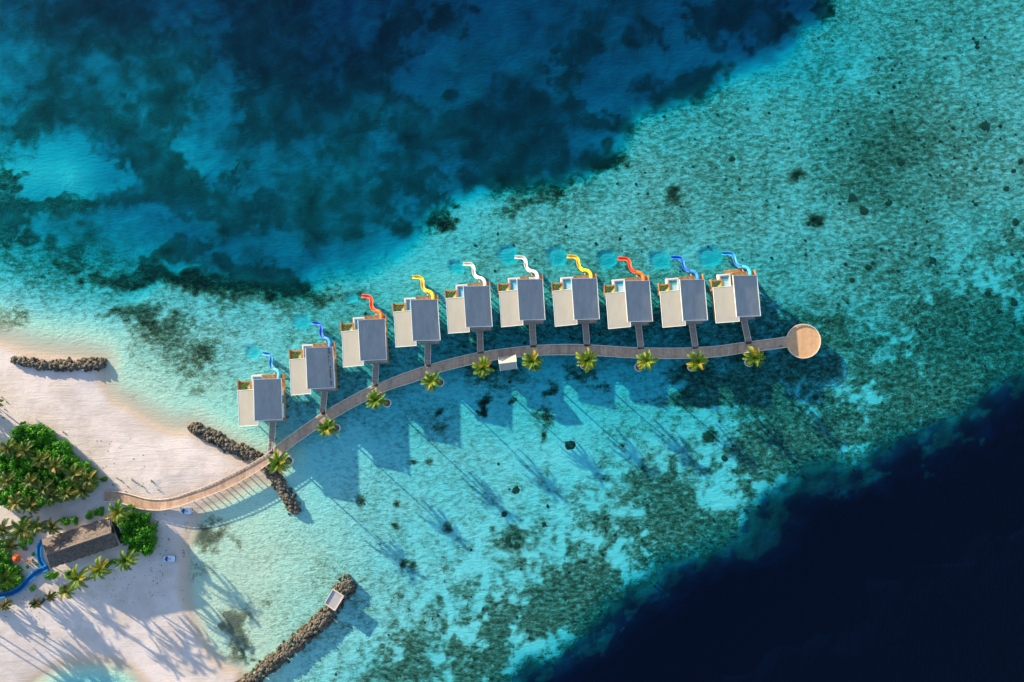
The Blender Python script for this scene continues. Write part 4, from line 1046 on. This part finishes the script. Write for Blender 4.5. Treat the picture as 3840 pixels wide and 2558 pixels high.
    for i in range(26):
        a = R.uniform(0, 6.28); e = R.uniform(.3, 1.2); l = R.uniform(.3, .55)
        d = Vector((math.cos(a) * math.cos(e), math.sin(a) * math.cos(e), math.sin(e))); b = Vector((-d.y, d.x, 0)).normalized() * .06
        sp.add([d * .05 - b * .4, d * .05 + b * .4, d * l * .6 + b, d * l, d * l * .6 - b], [(0, 1, 2, 3, 4)], R.uniform(.3, 1))
    me = sp.mesh('leaves', MT['leaf']); stk = MB().tube([(0, 0, -.1), (.02, .01, .75)], .025, 5).mesh('stake', MT['trunk'])
    for x, y, s in ((570,1804,1.1),(535,1823,.9),(498,1800,1),(455,1802,.9),(595,1837,.9),(480,1825,.7),(516,1812,.7),(425,1817,.9),(440,1793,.7),(472,1843,.6),(550,1842,.6),(400,1790,.8),(240,1621,.9),(14,1566,.9),(26,1507,.7),(18,1534,.7),(8,1490,.7),(4,1514,.7),(594,1957,.8)):
        g = ground(x, y); o = thing('seedling', (*P(x, y, g).xy, g), 'small staked seedling planted in open sand on the left beach', 'seedling', 'seedlings on the sand')
        o.scale = (s, s, s); o.rotation_euler = (0, 0, rng.uniform(0, 6.28))
        for mm, nm in ((me, 'leaves'), (stk, 'stake')):
            c = bpy.data.objects.new(nm, mm); COL.objects.link(c); c.parent = o

# ------------------------------------------------------------------ groynes, reef
def groyne(axis_pts, widths, hgt, label, seed, size=.58):
    R = random.Random(seed); m = MB()
    p = np.array(axis_pts, float); d = np.concatenate([[0], np.cumsum(np.hypot(*np.diff(p, axis=0).T))])
    L_ = d[-1] * M; base = P(*axis_pts[0], 0)
    n = int(L_ * np.mean(widths) * M * 4.2)
    for i in range(n):
        t = R.random() * d[-1]; x = np.interp(t, d, p[:, 0]); y = np.interp(t, d, p[:, 1]); w = np.interp(t, d, widths)
        j = min(max(np.searchsorted(d, t), 1), len(d) - 1); dx, dy = (p[j] - p[j - 1]) / (d[j] - d[j - 1])
        o = R.uniform(-1, 1) * (1.0 if R.random() < .93 else 1.25)
        end = min(t, d[-1] - t) * M
        prof = hgt * max(0, 1 - abs(o) ** 1.8) * min(1, .55 + end / 2.5)
        o *= min(1, .5 + end / 2.0)
        q = P(x - dy * o * w / 2, y + dx * o * w / 2, 0)
        g = min(ground(x, y), .9)
        r = size * R.uniform(.5, 1.1) * M / .07
        tint = min(1, max(0, R.gauss(.45, .28) + (.25 if prof > hgt * .5 else -.05)))
        m.lump((q.x - base.x, q.y - base.y, max(g, -.3) + prof + R.uniform(-.15, .1)), r, seed * 1000 + i, tint, .3, 1, .75)
    o = m.obj('rock_groyne', MT['rock'], None); o.location = base
    return tag(o, label, 'groyne', 'rock groynes')

HEADS = [(3695,476,1.7),(3662,160,.8),(3664,178,.7),(3380,607,1.1),(3371,596,.6),(3195,744,1.3),(3243,791,1.2),(3232,780,.7),(3332,764,1.2),(2746,598,1.0),(3826,607,.9),(3657,633,.7),(3660,768,.8),(3650,757,.6),(3773,708,.9),(3808,830,.9),
         (1891,1928,.95),(1933,1842,1.15),(1936,1830,.6),(2133,1668,1.5),(2042,1967,.9),(1868,1741,.5),(1905,2020,.8),(1945,2015,.9),(1938,2046,1.0),(1915,2044,.7),(3350,324,.5),(3800,640,.7),(3573,480,.6),
         (2720,1722,1.1),(2660,1640,1.5),(3060,1490,.9),(3258,1003,1.2),(3274,985,.7),(3170,990,.6),(3495,982,.9),(3195,1053,.8),(3706,1101,.9),(3800,1130,1.2),(3745,1167,.8),(3180,1295,1.0),(2920,1393,.7)]
def build_reef():
    for i, (x, y, r) in enumerate(HEADS):
        g = ground(x, y); q = P(x, y, g)
        r *= .85; m = MB(); m.lump((0, 0, .0), r, 900 + i, .35, .3, 2, .45)
        R = random.Random(i)
        for j in range(7):
            a = R.uniform(0, 6.28); rr = r * R.uniform(.3, .95); m.lump((rr * math.cos(a), rr * math.sin(a), R.uniform(-.05, .28) * r), r * R.uniform(.25, .45), 3000 + i * 10 + j, R.random(), .3, 1, .6)
        m.v = [(a, b, c * min(1, .75 * max(.08, -g) / (r * .62))) for a, b, c in m.v]
        o = m.obj('coral_boulder', MT['coral']); o.location = (q.x, q.y, g - .02)
        w = 'the reef flat above and right of the villas' if y < 900 else ('the reef right of the round deck' if x > 3050 else 'the lagoon floor below the boardwalk')
        tag(o, 'dark coral boulder under water on ' + w, 'coral boulder', 'coral boulders on ' + w)
    # small coral lumps nobody could count
    R = np.random.RandomState(4); m = MB(); k = 0
    for _ in range(9000):
        x, y = R.uniform(1250, 3840), R.uniform(60, 2550)
        j = int(np.clip(np.searchsorted(GY, (1279 - y) * M), 0, len(GY) - 1)); i = int(np.clip(np.searchsorted(GX, (x - 1920) * M), 0, len(GX) - 1))
        c = C_[j, i]
        if S_[j, i] > 1.4 or S_[j, i] < .2: continue
        if R.rand() > (c - .22) * 1.1: continue
        q = P(x, y, 0); r = .16 + .34 * R.rand() ** 2
        m.lump((q.x, q.y, Z_[j, i]), r, 7000 + k, R.rand(), .3, 1, min(.5, .6 * abs(Z_[j, i]) / r)); k += 1
        if k > 2200: break
    tag(m.obj('coral_rubble', MT['coral']), 'scattered small coral lumps over the reef flat', 'coral', None, 'stuff')
    # wrack and twigs on the sand
    m = MB(); R = random.Random(12)
    for _ in range(420):
        x, y = R.choice([(R.uniform(560, 640), R.uniform(1920, 2240)), (R.uniform(680, 740), R.uniform(1960, 2280)), (R.uniform(20, 180), R.uniform(2180, 2330)), (R.uniform(100, 560), R.uniform(1640, 1840)), (R.uniform(180, 560), R.uniform(2090, 2260))])
        if ground(x, y) < .02: continue
        q = P(x, y, 0); m.lump((q.x, q.y, ground(x, y) + .01), R.uniform(.04, .15), R.randint(0, 99999), R.random(), .4, 1, .4)
    tag(m.obj('beach_debris', MT['coral']), 'dark bits of seaweed and twigs strewn on the sand', 'debris', None, 'stuff')

# ------------------------------------------------------------------ island buildings and small things
def build_island():
    # thatched building
    c = P(300, 2035, 0); g = .68
    root = thing('thatched_building', (c.x, c.y, g), 'long thatched building with a ridge roof among the palms', 'building')
    off = Vector((c.x, c.y, 0))
    def Q(px, py, z): return P(px, py, z) - off - Vector((0, 0, g))
    Nw, Ne, Rw, Re, Sw, Se = Q(157.6,2026,3.3), Q(410,1939,3.3), Q(173,2079.6,6.4), Q(418,1997,6.4), Q(190,2130,3.2), Q(444,2046,3.2)
    m = MB(); n = 34; R = random.Random(5)
    for a0, a1, b0, b1 in ((Nw, Ne, Rw, Re), (Sw, Se, Rw, Re)):
        rows = 9; pts = []
        for j in range(rows + 1):
            row = []
            for i in range(n + 1):
                p = a0.lerp(a1, i / n).lerp(b0.lerp(b1, i / n), j / rows)
                jit = .10 if 0 < j < rows else (.0 if j == rows else .0)
                p = p + Vector((R.uniform(-jit, jit), R.uniform(-jit, jit), R.uniform(-.05, .05)))
                if j == 0: p += (a0 - b0).normalized() * R.uniform(-.05, .35)
                row.append(p)
            pts.append(row)
        for j in range(rows):
            for i in range(n):
                f = [pts[j][i], pts[j][i + 1], pts[j + 1][i + 1], pts[j + 1][i]]
                t = R.uniform(.2, .8); dn = Vector((0, 0, -.25))
                m.add(f if a0 is Nw else f[::-1], [(0, 3, 2, 1)] if False else [(0, 1, 2, 3)], t)
        e0 = [pts[0][i] for i in range(n + 1)]
        for i in range(n): m.add([e0[i], e0[i + 1], e0[i + 1] - Vector((0, 0, .3)), e0[i] - Vector((0, 0, .3))], [(0, 1, 2, 3)], .3)
    for a, r_, b in ((Nw, Rw, Sw), (Ne, Re, Se)): m.add([a, r_, b, b - Vector((0, 0, .3)), r_ - Vector((0, 0, .35)), a - Vector((0, 0, .3))], [(0, 1, 4, 5), (1, 2, 3, 4)], .3)
    rf = m.obj('roof', MT['thatch'], root)
    m = MB(); m.tube([Rw.lerp(Re, t / 20) + Vector((0, 0, .04 + R.uniform(-.03, .03))) for t in range(21)], .26, 7, .75); m.obj('ridge_cap', MT['thatch'], rf)
    m = MB(); ins = lambda p, k: p.lerp((Nw + Ne + Sw + Se) / 4, k)
    q = [ins(Nw, .16), ins(Sw, .16), ins(Se, .16), ins(Ne, .16)]
    m.prism([(p.x, p.y) for p in q], -.2, 2.75); wall = m.obj('wall', MT['white'], root)
    for pa, pb, tt in ((q[3], q[2], (.3, .6)), (q[1], q[2], (.1, .2)), (q[1], q[2], (.35, .5)), (q[1], q[2], (.65, .8)), (q[0], q[3], (.2, .35)), (q[0], q[3], (.6, .75))):
        d = MB(); d.beam(Vector((*pa.lerp(pb, tt[0]).xy, 1.1)), Vector((*pa.lerp(pb, tt[1]).xy, 1.1)), .12, 1.9); d.obj('window', MT['glass'], wall)
    m = MB(); a = Q(418, 1958, 2.4); b = Q(452, 2040, 2.4); s = Vector((1.1, .3, -.25))
    m.hexa([a - Vector((0,0,.1)), b - Vector((0,0,.1)), b + s - Vector((0,0,.1)), a + s - Vector((0,0,.1))][::-1], [a, b, b + s, a + s][::-1]); m.obj('awning', MT['dark'], root)
    # little hut
    c2 = P(468, 1980, 0); h = thing('thatched_hut', (c2.x, c2.y, g), 'small dark-roofed hut beside the end of the thatched building', 'hut'); off = Vector((c2.x, c2.y, 0))
    nw, ne, se, sw = Q(441,1968,2.4), Q(476,1957,2.2), Q(494,1995,2.2), Q(459,2006,2.4); r0 = Q(446,1966.5,3.0); r1 = Q(463,2004,3.0)
    m = MB(); m.add([nw, sw, r1, r0], [(0, 1, 2, 3)], .8); m.add([r0, r1, se, ne], [(0, 1, 2, 3)], .1); m.add([nw, r0, ne], [(0, 1, 2)], .3); m.add([sw, se, r1], [(0, 1, 2)], .3); m.add([nw, ne, se, sw], [(0, 1, 2, 3)], .2)  # narrow west slope tinted as sunlit, wide east slope tinted as shaded
    m.obj('roof', MT['thatch'], h)
    m = MB(); cc = (nw + ne + se + sw) / 4; m.prism([(p.lerp(cc, .18).x, p.lerp(cc, .18).y) for p in (nw, sw, se, ne)], -.2, 2.15); m.obj('wall', MT['white'], h)
    # blue flume
    f = .19133
    def flume(pts, w, z, root, off):
        p = resample([(x * f, 2000 + y * f) for x, y in pts], 40)
        bed = MB(); rim = MB(); pts3 = [P(x, y, z) - off for x, y in p]
        prof = [(-w, .0), (-w * .92, .5), (-w * .60, .5), (-w * .52, .14), (w * .52, .14), (w * .60, .5), (w * .92, .5), (w, .0)]
        prev = None
        for i, q in enumerate(pts3):
            d = (pts3[min(i + 1, 39)] - pts3[max(i - 1, 0)]).normalized(); s = d.cross(Vector((0, 0, 1))).normalized()
            ring = [q + s * a + Vector((0, 0, b)) for a, b in prof]
            if prev:
                rim.add([prev[0], prev[-1], ring[-1], ring[0]], [(0, 1, 2, 3)], .5, False)
                for k in range(len(prof) - 1):
                    fc = [prev[k], ring[k], ring[k + 1], prev[k + 1]]
                    (bed if k == 3 else rim).add(fc, [(0, 1, 2, 3)], .5, False)
            prev = ring
        return bed, rim
    c3 = P(120, 2150, 0); fl = thing('water_flume', (c3.x, c3.y, 0), 'blue water flume curving round the end of the thatched building', 'water flume')
    b1, r1_ = flume([(835,150),(790,250),(782,360),(790,470),(830,570),(905,650)], .70, .75, fl, c3); o = r1_.obj('upper_trough', MT['blue_flume'], fl); b1.obj('trough_bed', MT['blue_bed'], o)
    b2, r2_ = flume([(945,665),(830,715),(700,790),(580,890),(480,1000),(390,1085),(280,1150),(140,1190),(0,1215),(-120,1225)], .84, .72, fl, c3); o = r2_.obj('lower_trough', MT['blue_flume'], fl); b2.obj('trough_bed', MT['blue_bed'], o)
    # orange parasol
    q = P(62, 2094, 2.6); t = thing('parasol', (q.x, q.y, g), 'orange octagonal parasol open over the sand', 'parasol')
    m = MB(); R_ = 1.17
    for i in range(8):
        a0, a1 = math.pi * i / 4 + .2, math.pi * (i + 1) / 4 + .2
        m.add([(0, 0, 2.45), (R_ * math.cos(a0), R_ * math.sin(a0), 1.85), (R_ * math.cos(a1), R_ * math.sin(a1), 1.85)], [(0, 1, 2)], .3 + .5 * (i % 2))
    m.obj('canopy', MT['parasol'], t); MB().tube([(0, 0, 0), (0, 0, 2.5)], .03, 6).obj('pole', MT['trunk'], t)
    # stools, tables, beanbags
    for x, y, r, hh, mat, lab, nm, cat in ((100.5,2060,.42,.5,'stump','tan wooden stool right of the dark palm','stool','stool'),(31.6,2073.7,.5,.5,'stump','brown wooden stool just above the orange parasol','stool','stool'),(118.6,2103,.55,.7,'stump','brown low table between parasol and thatched building','low_table','table'),(101,2103,.25,.45,'stump','narrow pale stool beside the brown low table','stool','stool')):
        q = P(x, y, .8); g2 = ground(x, y); m = MB(); m.disc((0, 0), r, hh - .1, hh, 20, .8); m.disc((0, 0), r * .75, -.05, hh - .1, 12, .2, r * .6); o = m.obj(nm, MT[mat]); o.location = (q.x, q.y, g2); tag(o, lab, cat)
    for x, y, r, mat, lab in ((157,2253,.75,'navy_bag','dark navy round beanbag between the two low dry palms'),(243,2203,.6,'red_bag','dark red beanbag under the slim palm'),(228,2212,.5,'navy_bag','navy beanbag next to the dark red one')):
        q = P(x, y, .9); m = MB(); m.lump((0, 0, .25), r, int(x), .5, .12, 3, .55); o = m.obj('beanbag', MT[mat]); o.location = (q.x, q.y, ground(x, y)); tag(o, lab, 'beanbag', 'beanbags on the beach')
    # small carts
    for x, y, rz, lab in ((696, 1917, -4, 'white open cart with blue seat, half in sunlight by the boardwalk'), (633.5, 2096, -1, 'white open cart with blue seat parked on the shaded sand track')):
        q = P(x, y, .9); t = thing('beach_cart', (q.x, q.y, ground(x, y)), lab, 'cart', 'white carts on the beach'); t.rotation_euler = (0, 0, math.radians(rz))
        def rr(l, w, rad, z):
            out = []
            for cx, cy, a in ((l - rad, w - rad, 0), (-l + rad, w - rad, 90), (-l + rad, -w + rad, 180), (l - rad, -w + rad, 270)):
                for k in range(5): aa = math.radians(a + 22.5 * k); out.append((cx + rad * math.cos(aa), cy + rad * math.sin(aa), z))
            return out
        m = MB(); m.hexa(rr(1.5, .78, .25, .3), rr(1.5, .78, .25, .55)); m.hexa(rr(1.44, .72, .22, .55), rr(1.38, .68, .22, .72)); bd = m.obj('body', MT['cart_white'], t)
        m = MB()
        for cx, cy in ((1.36, .64), (1.36, -.64), (-1.36, .64), (-1.36, -.64)): m.box((cx, cy, .44), (.34, .34, .16))
        m.box((1.5, 0, .40), (.12, 1.2, .14)); m.obj('bumper', MT['cart_blue'], t)
        m = MB(); m.box((-1.12, 0, .95), (.16, 1.15, .5)); m.box((.75, 0, .80), (.5, 1.0, .16), 0, .5, .85); m.obj('panel', MT['cart_white'], bd)
        m = MB(); m.lump((-.55, 0, .95), .36, 5, .6, .05, 2, .5); m.lump((-.5, .42, .82), .24, 6, .2, .05, 2, .5); m.lump((-.5, -.42, .82), .24, 7, .2, .05, 2, .5); m.obj('seat', MT['cart_blue'], t)
        m = MB(); m.tube([(-.2, .12, .85), (.1, .13, 1.0), (.4, .05, 1.0), (.62, -.1, .9)], .04, 6); m.obj('steering_bar', MT['dark'], t)
        wm = MB().tube([(0, -.09, 0), (0, .09, 0)], .24, 14).mesh('wheel', MT['dark'])
        for cx in (-.95, .95):
            for cy in (-.66, .66):
                w = bpy.data.objects.new('wheel', wm); COL.objects.link(w); w.parent = t; w.location = (cx, cy, .24)
    # shelter beside the boardwalk
    c4 = P(1904, 1362, 0); t = thing('shelter', (c4.x, c4.y, 0), 'small gabled shelter with white-edged roof beside the middle of the boardwalk', 'shelter')
    V = lambda x, y, z: P(x, y, z) - c4
    nw, ne, rw, re, sw, se = V(1869.3,1339.7,3.7), V(1933,1331.4,3.7), V(1871.9,1363.6,5.0), V(1935.4,1355.6,5.0), V(1876.7,1391.6,3.7), V(1938.9,1382.7,3.7)
    dn = Vector((0, 0, -.12))
    m = MB(); m.hexa([nw + dn, rw + dn, re + dn, ne + dn], [nw, rw, re, ne], .6); m.hexa([rw + dn, sw + dn, se + dn, re + dn], [rw, sw, se, re], .6)
    rf = m.obj('roof', MT['roof_tan'], t)
    m = MB()
    for a, b in ((nw, rw), (rw, sw), (ne, re), (re, se)): m.beam(a + Vector((0, 0, .03)), b + Vector((0, 0, .03)), .16, .22)
    m.beam(rw + Vector((0, 0, .04)), re + Vector((0, 0, .04)), .14, .1); m.obj('roof_trim', MT['trim'], rf)
    m = MB(); m.prism([(V(1874,1347,1.9)).xy, V(1879,1389,1.9).xy, V(1935,1381,1.9).xy, V(1930,1342,1.9).xy], 1.72, 1.82); m.obj('floor', MT['jetty'], t)
    for x, y in ((1875,1350),(1880,1387),(1934,1380),(1929,1345)):
        q = V(x, y, 1.9); MB().tube([(q.x, q.y, -1.4), (q.x, q.y, 3.72)], .09, 8).obj('post', MT['white'], t)
    # concrete slab on the lower groyne
    c5 = P(1253, 2249, 0); t = thing('concrete_platform', (c5.x, c5.y, 0), 'square grey concrete platform on top of the long rock groyne', 'platform')
    V = lambda x, y, z: P(x, y, z) - c5
    cs = [(1248,2209.5),(1217.7,2262),(1255.7,2289.8),(1289,2235.8)]
    m = MB(); m.hexa([V(*p, 1.2) for p in cs], [V(*p, 2.2) for p in cs]); m.obj('slab', MT['concrete'], t)
    m = MB()
    for i in range(4):
        a, b = V(*cs[i], 2.3), V(*cs[(i + 1) % 4], 2.3); m.beam(a, b, .2, .22)
    m.obj('edge_rim', MT['board_edge'], t)
    # lounger on the sixth villa's upper deck
    q = P(1997, 1044, 4.3); t = thing('sun_lounger', (q.x, q.y, 3.8), 'pale sun lounger on the upper deck of the sixth villa from the beach', 'sun lounger')
    m = MB(); m.box((0, 0, .32), (1.7, .62, .12)); m.obj('mattress', MT['lounger'], t)
    m = MB(); m.box((0, 0, .2), (1.8, .68, .1))
    for x in (-.8, .8):
        for y in (-.28, .28): m.box((x, y, .08), (.07, .07, .16))
    m.obj('frame', MT['white'], t)

def build_person():
    q = P(2927, 1298, 2.6); t = thing('person', (q.x, q.y, 1.905), 'person in dark clothes standing at the boardwalk edge just before the round deck', 'person')
    pts = {'pel': (0,0,.92), 'belly': (0,0,1.1), 'chest': (0,.02,1.32), 'neck': (0,.03,1.5), 'head': (0,.06,1.62), 'top': (0,.05,1.74)}
    vs = [(0,0,.92),(0,0,1.1),(0,.02,1.32),(0,.03,1.48),(0,.06,1.6),(0,.05,1.72),
          (-.19,0,1.42),(-.25,.05,1.16),(-.22,.22,.98),(.19,0,1.42),(.25,.05,1.16),(.2,.24,1.0),
          (-.1,0,.86),(-.11,.02,.48),(-.11,-.02,.09),(-.11,.12,.04),(.1,0,.86),(.12,-.02,.48),(.12,-.05,.09),(.13,.09,.04)]
    es = [(0,1),(1,2),(2,3),(3,4),(4,5),(2,6),(6,7),(7,8),(2,9),(9,10),(10,11),(0,12),(12,13),(13,14),(14,15),(0,16),(16,17),(17,18),(18,19)]
    rad = [.15,.135,.16,.06,.095,.075,.075,.05,.035,.075,.05,.035,.09,.065,.045,.035,.09,.065,.045,.035]
    me = bpy.data.meshes.new('body'); me.from_pydata(vs, es, []); o = bpy.data.objects.new('body', me); COL.objects.link(o)
    sk = o.modifiers.new('skin', 'SKIN'); o.modifiers.new('sub', 'SUBSURF').levels = 1
    for i, r in enumerate(rad): me.skin_vertices[0].data[i].radius = (r, r)
    me.skin_vertices[0].data[0].use_root = True
    me.materials.append(MT['cloth_dark']); o.parent = t
    m = MB(); m.lump((0, .04, 1.68), .125, 3, .3, .05, 2, 1.0); m.obj('hair', MT['dark'], t)
    for x in (-1, 1):
        m = MB(); bx = .21 * x + (-.01 if x < 0 else 0)
        m.lump((bx, .26, .96), .045, 4, .5, .05, 2, .5)
        for k in range(4): m.tube([(bx - .03 + .02 * k, .29, .96), (bx - .033 + .022 * k, .34, .945), (bx - .033 + .022 * k, .36 + .006 * (k % 2), .92)], [.009, .008, .006], 6)
        m.tube([(bx - .035 * x, .25, .96), (bx - .065 * x, .29, .95), (bx - .06 * x, .32, .93)], [.011, .009, .007], 6)
        m.obj('hand', MT['skin'], t)

def build_light_camera():
    sd = bpy.data.lights.new('sun', 'SUN'); so = bpy.data.objects.new('sun', sd); COL.objects.link(so)
    el = math.radians(SUN_EL)
    dirv = Vector((SUN_H.x * math.cos(el), SUN_H.y * math.cos(el), -math.sin(el)))
    so.rotation_euler = dirv.to_track_quat('-Z', 'Y').to_euler(); so.location = (-100, 95, 60)
    sd.energy = 4.6; sd.angle = math.radians(.5); sd.color = (1.0, .88, .60)
    w = bpy.data.worlds.new('World'); SC.world = w; w.use_nodes = True; nt = w.node_tree; nt.nodes.clear()
    sky = nt.nodes.new('ShaderNodeTexSky'); sky.sky_type = 'NISHITA'; sky.sun_disc = False
    sky.sun_elevation = el; sky.sun_rotation = math.atan2(-SUN_H.x, -SUN_H.y)
    sky.ozone_density = 2.0; sky.dust_density = .6; sky.air_density = 1.0
    bg = nt.nodes.new('ShaderNodeBackground'); bg.inputs[1].default_value = .137
    out = nt.nodes.new('ShaderNodeOutputWorld'); nt.links.new(sky.outputs[0], bg.inputs[0]); nt.links.new(bg.outputs[0], out.inputs[0])
    cd = bpy.data.cameras.new('camera'); co = bpy.data.objects.new('camera', cd); COL.objects.link(co)
    co.location = (0, 0, H); co.rotation_euler = (0, 0, 0)
    cd.sensor_width = 36; cd.lens = 36 * H / (3840 * M); cd.clip_end = 8000; cd.clip_start = 1
    SC.camera = co
    vs = SC.view_settings; vs.view_transform = 'Standard'; vs.look = 'None'; vs.gamma = 1; vs.use_curve_mapping = False; vs.exposure = 1.42
    SC.cycles.max_bounces = 6; SC.cycles.diffuse_bounces = 2; SC.cycles.transparent_max_bounces = 12
    SC.cycles.use_denoising = True

build_setting()
build_boardwalk()
for k in range(10): build_villa(k)
build_palms(); build_shrubs()
groyne([(49,1350),(90,1355),(156,1368),(268,1371),(340,1368),(397,1361)], [28,34,36,38,42,46], 1.0, 'straight dark rock groyne on the upper left beach', 1)
groyne([(712,1598),(770,1622),(860,1668),(958,1714),(990,1735)], [40,48,48,50,44], .95, 'brown rock groyne slanting from the beach up to the boardwalk', 2)
groyne([(1000,1750),(1041,1801),(1078,1857),(1110,1910),(1118,1922)], [36,46,46,54,50], 1.05, 'shaded rock groyne running out from under the boardwalk', 3)
groyne([(1318,2172),(1295,2200),(1262,2245),(1240,2290),(1196,2338),(1137,2388),(1064,2450),(991,2508),(918,2565),(850,2610)], [80,78,62,62,62,62,60,58,54,50], 1.35, 'longest rock groyne, carrying the concrete platform', 4)
build_reef(); build_island(); build_person(); build_light_camera()
